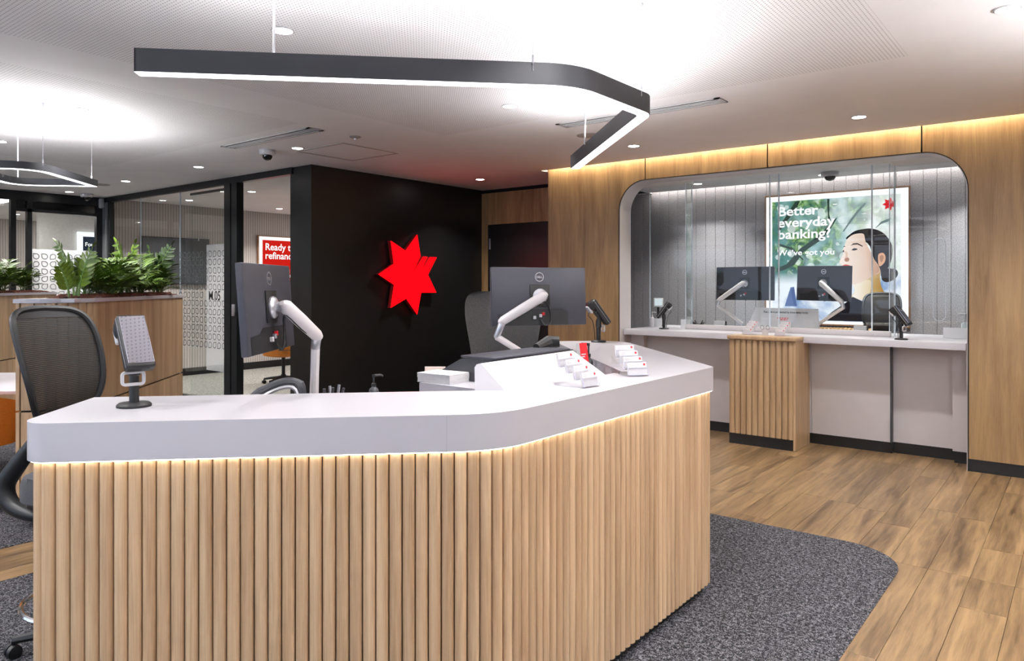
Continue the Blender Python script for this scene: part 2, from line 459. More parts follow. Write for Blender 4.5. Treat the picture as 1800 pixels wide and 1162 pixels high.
def arc_path(pts, radii, closed=False, seg=10):
    """polyline with rounded corners"""
    out = []; n = len(pts)
    for i, p in enumerate(pts):
        r = radii[i]
        if (not closed and i in (0, n - 1)) or r <= 0: out.append(Vector(p)); continue
        P = Vector(p); A = Vector(pts[i - 1]); B = Vector(pts[(i + 1) % n])
        u = (A - P).normalized(); v = (B - P).normalized()
        ang = u.angle(v); tl = r / math.tan(ang / 2)
        c = P + (u + v).normalized() * (r / math.sin(ang / 2))
        a0 = math.atan2((P + u * tl - c).y, (P + u * tl - c).x); a1 = math.atan2((P + v * tl - c).y, (P + v * tl - c).x)
        da = (a1 - a0 + PI) % (2 * PI) - PI
        for k in range(seg + 1): out.append(c + Vector((math.cos(a0 + da * k / seg), math.sin(a0 + da * k / seg))) * r)
    return out
def offset_path(path, d, closed=False):
    """offset to the left of travel"""
    out = []; n = len(path)
    for i, p in enumerate(path):
        a = path[i - 1] if (closed or i > 0) else None
        b = path[(i + 1) % n] if (closed or i < n - 1) else None
        n1 = (p - a).normalized() if a is not None and (p - a).length > 1e-9 else None
        n2 = (b - p).normalized() if b is not None and (b - p).length > 1e-9 else None
        if n1 is None: n1 = n2
        if n2 is None: n2 = n1
        m1 = Vector((-n1.y, n1.x)); m2 = Vector((-n2.y, n2.x))
        m = (m1 + m2).normalized(); k = max(0.3, m.dot(m1))
        out.append(p + m * (d / k))
    return out
def resample(path, step, start=0.0):
    """(point, tangent) every step along a path"""
    out = []; acc = 0.0; nxt = start
    for a, b in zip(path, path[1:]):
        L = (b - a).length
        while nxt <= acc + L and L > 0:
            out.append((a + (b - a) * ((nxt - acc) / L), (b - a).normalized())); nxt += step
        acc += L
    return out
def band(mb, path, a, b, z0, z1, closed=False):
    """solid strip between two offsets of a path"""
    A = offset_path(path, a, closed); B = offset_path(path, b, closed); n = len(path)
    q = [[mb.bm.verts.new((p.x, p.y, z)) for p in P] for P in (A, B) for z in (z0, z1)]
    m = n if closed else n - 1
    for i in range(m):
        j = (i + 1) % n
        for (u, v) in ((q[0], q[1]), (q[1], q[3]), (q[3], q[2]), (q[2], q[0])):
            mb.bm.faces.new((u[i], u[j], v[j], v[i]))
    if not closed:
        for i in (0, n - 1): mb.bm.faces.new((q[0][i], q[1][i], q[3][i], q[2][i]))
    return mb
XZ = lambda y: Matrix(((1, 0, 0, 0), (0, 0, 1, y), (0, 1, 0, 0), (0, 0, 0, 1)))          # (a,b,h) -> (a, y+h, b)
YZ = lambda x: Matrix(((0, 0, 1, x), (1, 0, 0, 0), (0, 1, 0, 0), (0, 0, 0, 1)))          # (a,b,h) -> (x+h, a, b)
Q = math.sqrt(.5)
def st(s, t, z=0.0): return Vector(((s - t) * Q, (s + t) * Q, z))                         # counter grid, turned 45 degrees in the room
C45 = R(45)

# ------------------------------------------------------------------ structure: floor
fl = struct(MB().box(-17, 4, -4, 10.2, -0.12, -0.012).build('floor', 'dark_gap', smooth=False))
PW, PL = 0.19, 1.42
plank_cache = {}
def plank(x0, x1, y0, y1):
    w, l = x1 - x0 - 0.0016, y1 - y0 - 0.0016
    k = (round(w, 4), round(l, 4))
    if k not in plank_cache:
        plank_cache[k] = MB().box(-w / 2, w / 2, -l / 2, l / 2, -0.011, 0, 0.0007, 1).mesh('plank')
    inst('plank', plank_cache[k], 'plank', fl, Matrix.Translation(((x0 + x1) / 2, (y0 + y1) / 2, 0)))
def lay(xa, xb, ya, yb):
    k = math.floor((xa + 0.48) / PW)
    while True:
        a, b = -0.48 + k * PW, -0.48 + (k + 1) * PW
        if a >= xb: break
        a2, b2 = max(a, xa), min(b, xb)
        rr = random.Random(k * 13 + 5)
        y = ya - rr.random() * PL
        if b2 - a2 > 0.02:
            while y < yb:
                c0, c1 = max(y, ya), min(y + PL, yb)
                if c1 - c0 > 0.03: plank(a2, b2, c0, c1)
                y += PL
        k += 1
lay(-4.95, 1.25, 4.40, 7.30)
lay(-0.98, 1.25, 0.6, 4.40)
lay(-4.85, -4.315, -0.6, 4.40)
rug = arc_path([(-4.315, -2.0), (-0.785, -2.0), (-0.785, 4.572), (-4.315, 4.572)], [0, 0, 0.34, 0], True)
MB().prism(rug, -0.011, 0.003).build('carpet_inlay', 'carpet', fl, smooth=False)
MB().box(-11.6, -4.85, -2.0, 4.86, -0.011, 0.003).build('carpet_inlay', 'carpet', fl, smooth=False)
MB().box(-11.65, -7.0, 4.95, 10.1, -0.011, 0.003).build('meeting_room_carpet', 'carpet_room', fl, smooth=False)
MB().box(-16.9, -11.75, -2, 10.1, -0.011, 0.003).build('meeting_room_carpet', 'carpet_room', fl, smooth=False)
MB().box(-5.4, 0.4, 7.45, 9.5, -0.011, 0.003).build('teller_carpet', 'carpet', fl, smooth=False)

# ------------------------------------------------------------------ structure: ceiling
c = MB()
c.box(-17, 4, -4, 6.80, 2.80, 2.9)
c.box(-17, -4.93, 6.80, 10.2, 2.80, 2.9)
c.box(-4.93, 4, 6.80, 6.98, 2.96, 3.0)
c.box(-4.93, 4, 6.79, 6.80, 2.9, 3.0)
c.box(-4.84, 0.35, 7.02, 7.80, 2.80, 2.9)
c.box(-5.35, 0.35, 7.80, 9.40, 2.80, 2.9)
c.box(-5.35, 0.35, 9.40, 9.56, 2.95, 3.0)
c.box(-5.35, 0.35, 9.39, 9.40, 2.9, 3.0)
ceil = struct(c.build('ceiling', 'ceiling', smooth=False))
# cove light along the timber wall (hidden in the slot above the wall, grazing its face)
cv = thing('cove_light', 'warm strip light in the ceiling slot above the timber wall', 'light', (-0.5, 6.81, 2.85))
MB().box(-4.35, 4.4, -0.004, 0.012, 0.0, 0.03).build('led_strip', 'led_wall', cv)
cv = thing('cove_light', 'white strip light in the ceiling slot above the felt wall behind the tellers', 'light', (-2.5, 9.41, 2.85))
MB().box(-2.85, 2.85, -0.004, 0.01, 0.0, 0.03).build('led_strip', 'led_teller', cv)

# ------------------------------------------------------------------ structure: walls
w = struct(MB().box(-7.0, -6.62, 4.9, 7.79, 0, 2.8).build('wall_black', 'black_wall', smooth=False))
w = struct(MB().box(-6.62, -4.84, 7.75, 7.81, 0, 2.8).build('wall_corridor', 'dark_gap', smooth=False))
MB().box(-6.618, -6.508, 7.73, 7.75, 0.0, 2.752).build('wood_panel', 'veneer', w)
MB().box(-6.502, -4.845, 7.73, 7.75, 2.318, 2.752).build('wood_panel', 'veneer', w)
MB().box(-5.40, -4.845, 7.73, 7.75, 0.0, 2.312).build('wood_panel', 'veneer', w)
d = struct(MB().box(-6.50, -5.41, 7.728, 7.75, 0.01, 2.31).build('door_1', 'black_door', smooth=False))
MB().box(-6.478, -6.452, 7.716, 7.728, 1.98, 2.13, 0.003).build('hinge', 'silver', d)
MB().box(-6.478, -6.452, 7.716, 7.728, 0.30, 0.45, 0.003).build('hinge', 'silver', d)
MB().tube([(-5.52, 7.70, 1.02), (-5.64, 7.70, 1.02)], 0.01).tube([(-5.52, 7.728, 1.02), (-5.52, 7.69, 1.02)], 0.012).build('handle', 'silver', d)

# timber wall with the rounded teller opening
OX0, OX1, OZ = -3.97, -0.762, 2.60
RL, RR_ = 0.314, 0.335
wb = struct(MB().box(-4.9, OX0 - 0.02, 6.92, 7.10, 0, 2.86).box(OX1 + 0.02, 4, 6.92, 7.10, 0, 2.86)
            .box(OX0 - 0.02, OX1 + 0.02, 6.92, 7.10, OZ + 0.02, 2.86)
            .box(-4.9, -4.84, 7.10, 7.75, 0, 2.8).build('wall_back', 'dark_gap', smooth=False))
def arc(cx, cz, r, a0, a1, n=14): return [(cx + r * math.cos(R(a0 + (a1 - a0) * k / n)), cz + r * math.sin(R(a0 + (a1 - a0) * k / n))) for k in range(n + 1)]
G = 0.006
arcL = arc(OX0 + RL, OZ - RL, RL, 180, 90); arcR = arc(OX1 - RR_, OZ - RR_, RR_, 90, 0)
J = [OX0 + RL, -2.377, OX1 - RR_]
TOP = 2.862
panels = [
    [(-4.9, 0.1), (OX0, 0.1)] + arcL[:-1] + [(J[0] - G, OZ), (J[0] - G, TOP), (-4.9, TOP)],
    [(J[0] + G, OZ), (J[1] - G, OZ), (J[1] - G, TOP), (J[0] + G, TOP)],
    [(J[1] + G, OZ), (J[2] - G, OZ), (J[2] - G, TOP), (J[1] + G, TOP)],
    [(J[2] + G, OZ)] + arcR[1:] + [(OX1, 0.1), (0.18 - G, 0.1), (0.18 - G, TOP), (J[2] + G, TOP)],
    [(0.18 + G, 0.1), (1.46 - G, 0.1), (1.46 - G, TOP), (0.18 + G, TOP)],
    [(1.46 + G, 0.1), (4, 0.1), (4, TOP), (1.46 + G, TOP)]]
for p in panels:
    MB().prism(p, 0, 0.02, XZ(6.90)).build('wood_panel', 'veneer', wb, smooth=False)
MB().box(-4.9, OX0, 6.905, 6.92, 0, 0.1).build('plinth', 'black', wb, smooth=False)
MB().box(OX1, 4, 6.905, 6.92, 0, 0.1).build('plinth', 'black', wb, smooth=False)
opening = [Vector(p) for p in [(OX0, 0.0)] + arcL + arcR + [(OX1, 0.0)]]
mb = band(MB(), opening, 0.0, -0.007, -0.003, 0.006); mb.xf(XZ(6.898)); mb.build('opening_edge', 'dark_gap', wb)
mb = band(MB(), opening, -0.007, -0.013, 0.003, 0.24); mb.xf(XZ(6.898)); mb.build('opening_reveal', 'panel_white', wb)
# bulkhead above the counter, stepping back over the two end bays
MB().box(OX0 - .02, OX1 + .02, 7.10, 7.32, 2.60, 2.8).box(OX0 - .02, -3.42, 7.32, 7.58, 2.60, 2.8).box(-1.42, OX1 + .02, 7.32, 7.60, 2.60, 2.8).build('bulkhead', 'wall_white', wb, smooth=False)
# teller room
wt = struct(MB().box(-5.46, 0.42, 9.53, 9.65, 0, 3.0).build('wall_teller', 'dark_gap', smooth=False))
fk = MB().box(-0.0675, 0.0675, 0, 0.02, 0, 2.97, 0.004, 1).mesh('felt_panel')
x = -5.36
while x < 0.30:
    inst('felt_panel', fk, 'felt', wt, Matrix.Translation((x + 0.069, 9.51, 0))); x += 0.138
struct(MB().box(-5.46, -5.35, 7.81, 9.53, 0, 3.0).build('wall_teller_left', 'felt', smooth=False))
struct(MB().box(0.32, 0.42, 7.10, 9.53, 0, 3.0).build('wall_teller_right', 'felt', smooth=False))
# shell out of view
struct(MB().box(4, 4.1, -4, 7.1, 0, 2.8).build('wall_right', 'wall_white', smooth=False))
struct(MB().box(-17, -12, -4.1, -4, 0, 2.8).box(-12, 4.1, -4.1, -4, 0, 0.12).box(-12, 4.1, -4.1, -4, 2.6, 2.8).build('wall_front', 'wall_white', smooth=False))
f = MB()
for x in (-12, -9.33, -6.67, -4, -1.33, 1.33, 3.95): f.box(x - .03, x + .03, -4.08, -4.0, 0.12, 2.6)
w3 = struct(f.build('window_3', 'frame', smooth=False))
for k in range(6): MB().box(-12 + k * 2.66 + .04, -9.33 + k * 2.66 - .04, -4.045, -4.035, 0.12, 2.6).build('pane', 'glass', w3, smooth=False)
pl = bpy.data.lights.new('window_portal', 'AREA'); pl.shape = 'RECTANGLE'; pl.size = 15.9; pl.size_y = 2.48; pl.cycles.is_portal = True
po = bpy.data.objects.new('window_portal', pl); COL.objects.link(po); po.location = (-4.0, -3.98, 1.36); po.rotation_euler = (R(90), 0, 0)
struct(MB().box(-17.1, -17, -4, 10.2, 0, 2.8).build('wall_far_left', 'ribbed', smooth=False))
struct(MB().box(-17, -7.0, 10.1, 10.2, 0, 2.8).build('wall_meeting_end', 'ribbed_x', smooth=False))
struct(MB().box(-7.0, -6.9, 7.79, 10.1, 0, 2.8).build('wall_meeting_side', 'wall_white', smooth=False))
wl = struct(MB().box(-11.8, -11.7, 4.95, 10.1, 0, 2.8).build('wall_left', 'ribbed', smooth=False))
struct(MB().box(-11.7, -11.685, 5.0, 10.1, 0.003, 0.12).build('baseboard_left', 'black', smooth=False))
struct(MB().box(-11.75, -11.65, -4, 1.2, 0, 2.8).build('wall_left_front', 'wall_white', smooth=False))

# ------------------------------------------------------------------ structure: glazed partitions
def drop(cx, cz, s, k, n=14, w=0.009):
    """ring of a rounded square with one sharp corner, corner k"""
    def outline(r):
        o = []
        for q in range(4):
            a = q * 90
            if q == k: o += [(r * (1 if q in (0, 3) else -1), r * (1 if q in (0, 1) else -1))]
            else: o += [(r * math.cos(R(a + 90 * j / 5)), r * math.sin(R(a + 90 * j / 5))) for j in range(6)]
        return o
    return [(cx + x, cz + z) for x, z in outline(s)], [(cx + x, cz + z) for x, z in outline(s - w)]
def motif(cols, rows, pitch, x0, z0, size, skip=()):
    mb = MB()
    for i in range(cols):
        for j in range(rows):
            if (i, j) in skip: continue
            a, b = drop(x0 + i * pitch, z0 + j * pitch, size, (i * 2 + j * 3 + (i * j) % 3) % 4)
            n = len(a)
            A = [mb.bm.verts.new((p[0], p[1], 0)) for p in a]; B = [mb.bm.verts.new((p[0], p[1], 0)) for p in b]
            for q in range(n): mb.bm.faces.new((A[q], A[(q + 1) % n], B[(q + 1) % n], B[q]))
    return mb
f = MB()
f.box(-11.7, -6.95, 4.88, 4.95, 2.725, 2.8); f.box(-11.7, -8.03, 4.88, 4.95, 0, 0.06)
f.box(-11.52, -11.46, 4.88, 4.95, 0.06, 2.725)
f.box(-8.31, -8.175, 4.87, 4.96, 0, 2.725); f.box(-8.15, -8.03, 4.87, 4.96, 0, 2.725); f.box(-8.175, -8.15, 4.90, 4.95, 0, 2.725)
w1 = struct(f.build('window_1', 'frame', smooth=False))
MB().box(-11.7, -11.52, 4.86, 4.95, 0, 2.725).build('corner_post', pm('grey_post', rgb(120, 122, 124), 0.4, 0.3), w1)
for a, b in ((-11.458, -10.553), (-10.547, -9.453), (-9.447, -8.312)):
    MB().box(a, b, 4.908, 4.920, 0.06, 2.725).build('pane', 'glass_wall', w1, smooth=False)
for x in (-10.55, -9.45):
    MB().box(x - 0.003, x + 0.003, 4.907, 4.921, 0.06, 2.725).build('pane_joint', 'edge', w1, smooth=False)
mb = motif(11, 12, 0.104, -9.42, 0.74, 0.040, [(i, j) for i in (6, 7, 8, 9, 10) for j in (6,)]); mb.xf(XZ(4.906)); o = mb.build('frosted_motif', 'motif', w1, smooth=False); o['kind'] = 'stuff'
mb = MB().box(-8.78, -8.315, 4.9065, 4.9075, 0.42, 2.0); mb.build('frosted_film', 'film', w1, smooth=False)
text('room_number', 'M.05', 0.165, 'ink_dark', w1, Matrix.Translation((-8.73, 4.905, 1.305)) @ Matrix.Rotation(R(90), 4, 'X') @ Matrix.Diagonal((0.86, 1, 1, 1)), 0.0015, 0.0005)
MB().box(-8.12, -8.06, 4.855, 4.87, 1.12, 1.26, 0.004).build('lock_plate', 'silver', w1)
d2 = struct(MB().box(-8.27, -8.20, 4.962, 5.0, 0.01, 2.70).box(-9.30, -8.27, 4.968, 4.992, 0.01, 0.05).box(-9.30, -8.27, 4.968, 4.992, 2.67, 2.70).build('door_2', 'frame', smooth=False))
MB().box(-9.30, -8.27, 4.975, 4.985, 0.05, 2.67).build('pane', 'glass_wall', d2, smooth=False)

f = MB()
f.box(-11.74, -11.66, 1.2, 4.88, 2.67, 2.8); f.box(-11.74, -11.66, 1.2, 4.88, 0, 0.06)
for a, b in ((2.30, 2.36), (3.67, 3.735), (3.87, 3.93), (4.78, 4.88)): f.box(-11.74, -11.66, a, b, 0.06, 2.67)
f.box(-11.74, -11.66, 3.735, 4.78, 2.52, 2.56)
w2 = struct(f.build('window_2', 'frame', smooth=False))
for a, b, zt in ((1.2, 2.30, 2.67), (2.36, 3.67, 2.67), (3.735, 3.87, 2.52), (3.93, 4.78, 2.52)):
    MB().box(-11.706, -11.694, a, b, 0.06, zt).build('pane', 'glass_wall', w2, smooth=False)
MB().box(-11.706, -11.694, 3.735, 4.78, 2.56, 2.67).build('transom_panel', 'screen', w2, smooth=False)
mb = motif(8, 12, 0.107, 3.99, 0.72, 0.041); mb.xf(YZ(-11.690)); o = mb.build('frosted_motif', 'motif', w2, smooth=False); o['kind'] = 'stuff'
mb = motif(11, 12, 0.107, 2.44, 0.72, 0.041); mb.xf(YZ(-11.690)); o = mb.build('frosted_motif', 'motif', w2, smooth=False); o['kind'] = 'stuff'
MB().box(-11.693, -11.692, 3.93, 4.78, 0.3, 2.0).build('frosted_film', 'film', w2, smooth=False)
struct(MB().box(-14.2, -14.08, 4.85, 10.1, 0, 2.8).build('wall_office', 'wall_white', smooth=False))

# ------------------------------------------------------------------ ceiling lamps and fittings
def downlight(first=[None]):
    t = thing('downlight', '', 'light')
    MB().lathe([(0.058, 0.0), (0.058, -0.004), (0.050, -0.006), (0.050, 0.0)], n=24).build('trim_ring', 'white_plastic', t)
    MB().lathe([(0.0495, -0.001), (0.0495, -0.0055), (0.001, -0.0065)], n=24).build('lens', 'lamp', t)
    ld = bpy.data.lights.new('downlight_beam', 'AREA'); ld.shape = 'DISK'; ld.size = 0.09; ld.energy = DOWN_W
    ld.color = (1, 0.975, 0.945); ld.spread = R(108)
    lo = bpy.data.objects.new('downlight_beam', ld); COL.objects.link(lo); lo.parent = t; lo.location = (0, 0, -0.012)
    return t
DL = [(-3.241, 2.223, 'recessed round downlight directly above the long arm of the black pendant'),
      (-3.316, 4.187, 'recessed round downlight framed inside the bend of the black pendant'),
      (-1.403, 6.13, 'recessed round downlight above the right end of the teller opening'),
      (-3.354, 6.106, 'recessed round downlight just right of the tip of the black pendant'),
      (-5.915, 6.88, 'recessed round downlight nearest the corridor door'),
      (-5.926, 4.228, 'recessed round downlight beside the ceiling hatch and dome camera'),
      (-7.729, 4.227, 'recessed round downlight over the meeting room glass, next to the dome camera'),
      (-9.51, 4.242, 'recessed round downlight over the glass partition, second from its far corner'),
      (-11.239, 4.248, 'recessed round downlight in the far corner by the wall sensor'),
      (-5.885, 2.298, 'recessed round downlight in the perforated ceiling near the looped pendant'),
      (-7.764, 2.359, 'recessed round downlight at the left edge beyond the looped pendant'),
      (-0.304, 4.161, 'recessed round downlight in the top right corner of the ceiling'),
      (-3.97, 8.92, 'recessed round downlight behind the teller glass lighting the left felt wall'),
      (-2.48, 9.10, 'recessed round downlight behind the teller glass above the dome camera'),
      (-0.9, 9.0, 'recessed round downlight behind the teller glass at the right end'),
      (-3.3, 8.15, 'added round downlight hidden behind the bulkhead over the left teller monitor'),  # this lamp and the next are added to brighten the teller counter
      (-1.7, 8.15, 'added round downlight hidden behind the bulkhead over the teller chair'),
      (-9.2, 5.81, 'recessed round downlight inside the meeting room nearest its doorway'),
      (-10.9, 7.41, 'recessed round downlight inside the meeting room close to the red lightbox'),
      (-9.2, 7.41, 'recessed round downlight inside the meeting room behind the black wall'),
      (-10.9, 5.81, 'recessed round downlight inside the meeting room behind the fixed glass'),
      (-13.2, 3.2, 'recessed round downlight in the far office behind the left glazing'),
      (-13.2, 6.6, 'recessed round downlight in the far office near its lightbox'),
      (-13.0, 4.9, 'recessed round downlight in the far office just inside the glazing'),
      (-15.6, 2.6, 'recessed round downlight in the far office at the left'),
      (-15.6, 5.0, 'recessed round downlight deepest in the far office'),
      (-1.403, 2.22, 'added unseen round downlight above the customer side of the counter'),  # from here on, unseen lamps added for more bounce light
      (-0.304, 2.22, 'added unseen round downlight right of the counter, beside the camera'),
      (-3.25, 0.25, 'added unseen round downlight in front of the left end of the counter'),
      (-1.4, 0.25, 'added unseen round downlight above the camera position'),
      (-5.9, 0.3, 'added unseen round downlight left of the camera above the carpet'),
      (1.6, 4.16, 'added unseen round downlight on the right, out past the timber wall end'),
      (1.6, 1.5, 'added unseen round downlight on the right behind the camera'),
      (-7.76, 0.4, 'added unseen round downlight far left over the desks'),
      (0.6, 6.13, 'added unseen round downlight in front of the right timber wall'),
      (-9.6, 2.4, 'added unseen round downlight over the carpet by the left glazing')]
d0 = downlight()
for i, (x, y, l) in enumerate(DL):
    if i == 0: d0.location = (x, y, 2.8); d0['label'] = l; d0['group'] = 'ceiling downlights'
    else: dup(d0, (x, y, 2.8), 0, l, 'ceiling downlights')
d0['group'] = 'ceiling downlights'

def slot_vent(x0, x1, y0, y1, label):
    t = thing('slot_vent', label, 'vent', ((x0 + x1) / 2, (y0 + y1) / 2, 2.8))
    lx, ly = (x1 - x0) / 2, (y1 - y0) / 2
    MB().box(-lx, lx, -ly, ly, -0.001, 0.0).build('backing', 'vent_dark', t, smooth=False)
    f = MB()
    f.box(-lx, lx, -ly, -ly + 0.022, -0.007, 0).box(-lx, lx, ly - 0.022, ly, -0.007, 0)
    f.box(-lx, -lx + 0.04, -ly, ly, -0.007, 0).box(lx - 0.04, lx, -ly, ly, -0.007, 0)
    f.build('frame', 'white_plastic', t, smooth=False)
    n = 2
    for k in range(n):
        yy = -ly + 0.022 + (2 * ly - 0.044) * (k + 1) / (n + 1)
        MB().box(-lx + .04, lx - .04, yy - 0.009, yy + 0.009, -0.008, -0.002).build('slat', 'white_plastic', t, smooth=False)
    return t
slot_vent(-6.42, -5.07, 3.725, 3.88, 'long three slot air vent in the ceiling in front of the dome camera')
slot_vent(-3.40, -2.02, 4.89, 5.05, 'long three slot air vent in the ceiling passing behind the black pendant')
t = thing('ceiling_hatch', 'square flush ceiling access hatch in front of the black wall', 'hatch', (-5.73, 4.67, 2.8))
MB().box(-0.32, 0.32, -0.32, 0.32, -0.003, 0).build('hatch_panel', 'ceiling', t, smooth=False)
mb = band(MB(), [Vector(p) for p in ((-.355, -.345), (.355, -.345), (.355, .345), (-.355, .345))], 0, 0.022, -0.005, 0, True)
mb.build('hatch_frame', pm('hatch_trim', rgb(176, 170, 166), 0.5), t, smooth=False)
t = thing('smoke_detector', 'small round smoke detector on the ceiling beyond the hatch', 'detector', (-5.07, 4.215, 2.8))
MB().lathe([(0.05, 0), (0.05, -0.008), (0.03, -0.016), (0.012, -0.02)], n=20).build('housing', pm('detector_grey', rgb(150, 144, 140), 0.6), t)
MB().lathe([(0.012, -0.018), (0.010, -0.03), (0.002, -0.034)], n=12).build('sensor', 'silver', t)
t = tag(MB().lathe([(0.105, 0), (0.105, -0.004), (0.09, -0.007), (0.01, -0.007)], n=28).build('ceiling_speaker', pm('speaker_grille', rgb(168, 160, 156), 0.7)), 'round flush ceiling speaker half hidden behind the tip of the black pendant', 'speaker')
t.location = (-3.43, 5.44, 2.8)
t = tag(MB().lathe([(0.10, 0), (0.10, -0.004), (0.09, -0.007), (0.01, -0.007)], n=28).build('ceiling_speaker', pm('speaker_grille', rgb(168, 160, 156), 0.7)), 'round flush ceiling speaker beyond the looped pendant near the glass partition', 'speaker')
t.location = (-10.1, 4.2, 2.8)
def dome_cam(x, y, label, r=0.075):
    t = thing('dome_camera', label, 'camera', (x, y, 2.8), 0, 'dome security cameras')
    MB().lathe([(r, 0), (r, -0.035), (r * .86, -0.05), (r * .6, -0.052)], n=24).build('housing', 'white_plastic', t)
    MB().lathe([(r * .62, -0.05), (r * .6, -0.07), (r * .42, -0.092), (r * .1, -0.102)], n=20).build('dome', 'screen', t)
dome_cam(-6.256, 4.119, 'white dome security camera on the ceiling beside the slot vent')
dome_cam(-11.3, 4.5, 'white dome security camera in the far corner above the left glazing', 0.085)
dome_cam(-2.36, 8.95, 'white dome security camera hanging behind the teller glass', 0.10)
t = thing('motion_sensor', 'white motion sensor box high in the far glazed corner', 'sensor', (-11.62, 4.83, 2.64))
MB().box(-0.035, 0.035, -0.03, 0.03, 0, 0.145, 0.014).build('housing', 'white_plastic', t)
MB().box(-0.02, 0.036, -0.031, 0.0, 0.03, 0.075, 0.004).build('lens', 'paper', t)

# ------------------------------------------------------------------ pendants
def pendant(name, label, path, closed, zb, zt, wd, base, cables, feeds, up='diff_up'):
    """black channel, glowing below and above, hung on thin wires"""
    t = thing(name, label, 'light', (base[0], base[1], zb))
    off = Vector((base[0], base[1]))
    P = [Vector((p.x, p.y)) - off for p in path]
    h = zt - zb
    mb = band(MB(), P, 0, 0.008, 0.002, h, closed)
    band(mb, P, wd - 0.008, wd, 0.002, h, closed)
    band(mb, P, 0.008, wd - 0.008, h * .4, h * .6, closed)
    if not closed:
        for e, s_ in ((0, 1), (-1, -1)):
            p = P[e]; q = P[e + s_]; d = (q - p).normalized()
            tr = (d if s_ == 1 else -d); nrm = Vector((-tr.y, tr.x))
            a = p; b = p + nrm * wd; u = d * 0.006
            mb.prism([(a.x, a.y), (b.x, b.y), ((b + u).x, (b + u).y), ((a + u).x, (a + u).y)], 0.002, h)
    mb.build('housing', 'pend', t)
    band(MB(), P, 0.004, wd - 0.004, 0.0, 0.006, closed).build('diffuser', 'diff_down', t)
    band(MB(), P, 0.010, wd - 0.010, h - 0.012, h - 0.010, closed).build('uplight_diffuser', up, t)
    total = resample(P + ([P[0]] if closed else []), 0.62, 0.3)
    for (p, tg) in total:                       # the wide upward half of the fitting's own light
        sd = bpy.data.lights.new('pendant_uplight', 'SPOT'); sd.energy = UP_W * (1.0 if up == 'diff_up' else 3.0); sd.spot_size = R(172); sd.spot_blend = 0.25
        sd.shadow_soft_size = 0.05; sd.color = (0.975, 0.98, 1.0)
        so = bpy.data.objects.new('pendant_uplight', sd); COL.objects.link(so); so.parent = t
        nn = Vector((-tg.y, tg.x)) * wd / 2
        so.location = (p.x + nn.x, p.y + nn.y, h + 0.01); so.rotation_euler = (PI, 0, 0)
    for (x, y) in cables:
        x -= base[0]; y -= base[1]
        MB().tube([(x, y, h * .6), (x, y, 2.8 - zb)], 0.0014, 6).build('wire', 'silver', t)
        MB().lathe([(0.008, 0), (0.008, 0.03), (0.004, 0.036)], (x, y, 2.8 - zb - 0.036), 10).lathe([(0.005, 0), (0.005, 0.03)], (x, y, h - 0.004), 8).build('wire_gripper', 'silver', t)
    for (x, y) in feeds:
        x -= base[0]; y -= base[1]
        MB().tube([(x, y, h * .6), (x + .004, y, h + .12), (x, y, 2.8 - zb)], 0.005, 8).build('power_cable', 'white_plastic', t)
        MB().lathe([(0.03, 0), (0.03, 0.012), (0.008, 0.03)][::-1] if False else [(0.008, 0), (0.026, 0.012), (0.026, 0.022)], (x, y, 2.8 - zb - 0.022), 14).build('ceiling_rose', 'white_plastic', t)
    return t
pp = arc_path([(-1.105, 2.962), (0.628, 2.962), (1.088, 3.42), (1.088, 5.085)], [0, 0.34, 0.16, 0])
pp = [st(p.x, p.y).xy for p in pp]
pendant('bent_pendant', 'large black bent pendant with a white lit underside above the reception counter', pp, False, 2.315, 2.407, 0.066, st(0.2, 3.2).xy,
        [(-1.625, 3.033), (-1.78, 2.40)], [(-2.54, 1.70), (-2.47, 3.87)])
p2 = arc_path([(-3.36, 5.53), (-2.71, 5.53), (-2.71, 6.50), (-3.36, 6.50)], [0.18, 0.22, 0, 0.18], True)
p2 = [st(p.x, p.y).xy for p in p2]
pendant('looped_pendant', 'smaller black looped pendant with a white lit underside at the left edge', p2, True, 2.315, 2.37, 0.055, st(-3.0, 6.0).xy,
        [(-6.485, 2.62), (-5.88, 2.05)], [(-6.90, 2.22)])

# unseen pendants added to lift the ceiling; panel lights added to brighten side rooms
for (px, py, lb) in ((1.3, 0.9, 'added unseen black looped pendant to the right of the camera'), (-3.3, -1.6, 'added unseen black looped pendant behind the camera'), (-7.0, -1.2, 'added unseen black looped pendant far left behind the camera'), (1.4, 3.9, 'added unseen black looped pendant right of the carpet edge')):
    q2 = arc_path([(px - .8, py - .5), (px + .8, py - .5), (px + .8, py + .5), (px - .8, py + .5)], [0.2, 0.2, 0, 0.2], True, 5)
    pendant('looped_pendant', lb, q2, True, 2.315, 2.37, 0.055, (px, py), [(px - .78, py), (px + .78, py)], [], 'diff_up_added')
M['added_panel_lit'] = em('added_panel_diffuser', (1, 0.98, 0.96, 1), 12.0)  # glow of the panels added to brighten the side rooms
for (px, py, lb) in ((-13.0, 4.0, 'added flat panel light in the far office near the glazing'), (-15.4, 6.2, 'added flat panel light deep in the far office'), (-13.0, 1.0, 'added flat panel light at the near end of the far office'), (-8.0, 7.6, 'added flat panel light in the meeting room behind the black wall'), (-9.8, 9.2, 'added flat panel light at the end of the meeting room')):
    t = thing('added_panel_light', lb, 'light', (px, py, 2.8))
    MB().box(-0.62, 0.62, -0.17, 0.17, -0.012, 0).build('frame', 'white_plastic', t, smooth=False)
    MB().box(-0.59, 0.59, -0.14, 0.14, -0.014, -0.012).build('diffuser', 'added_panel_lit', t, smooth=False)

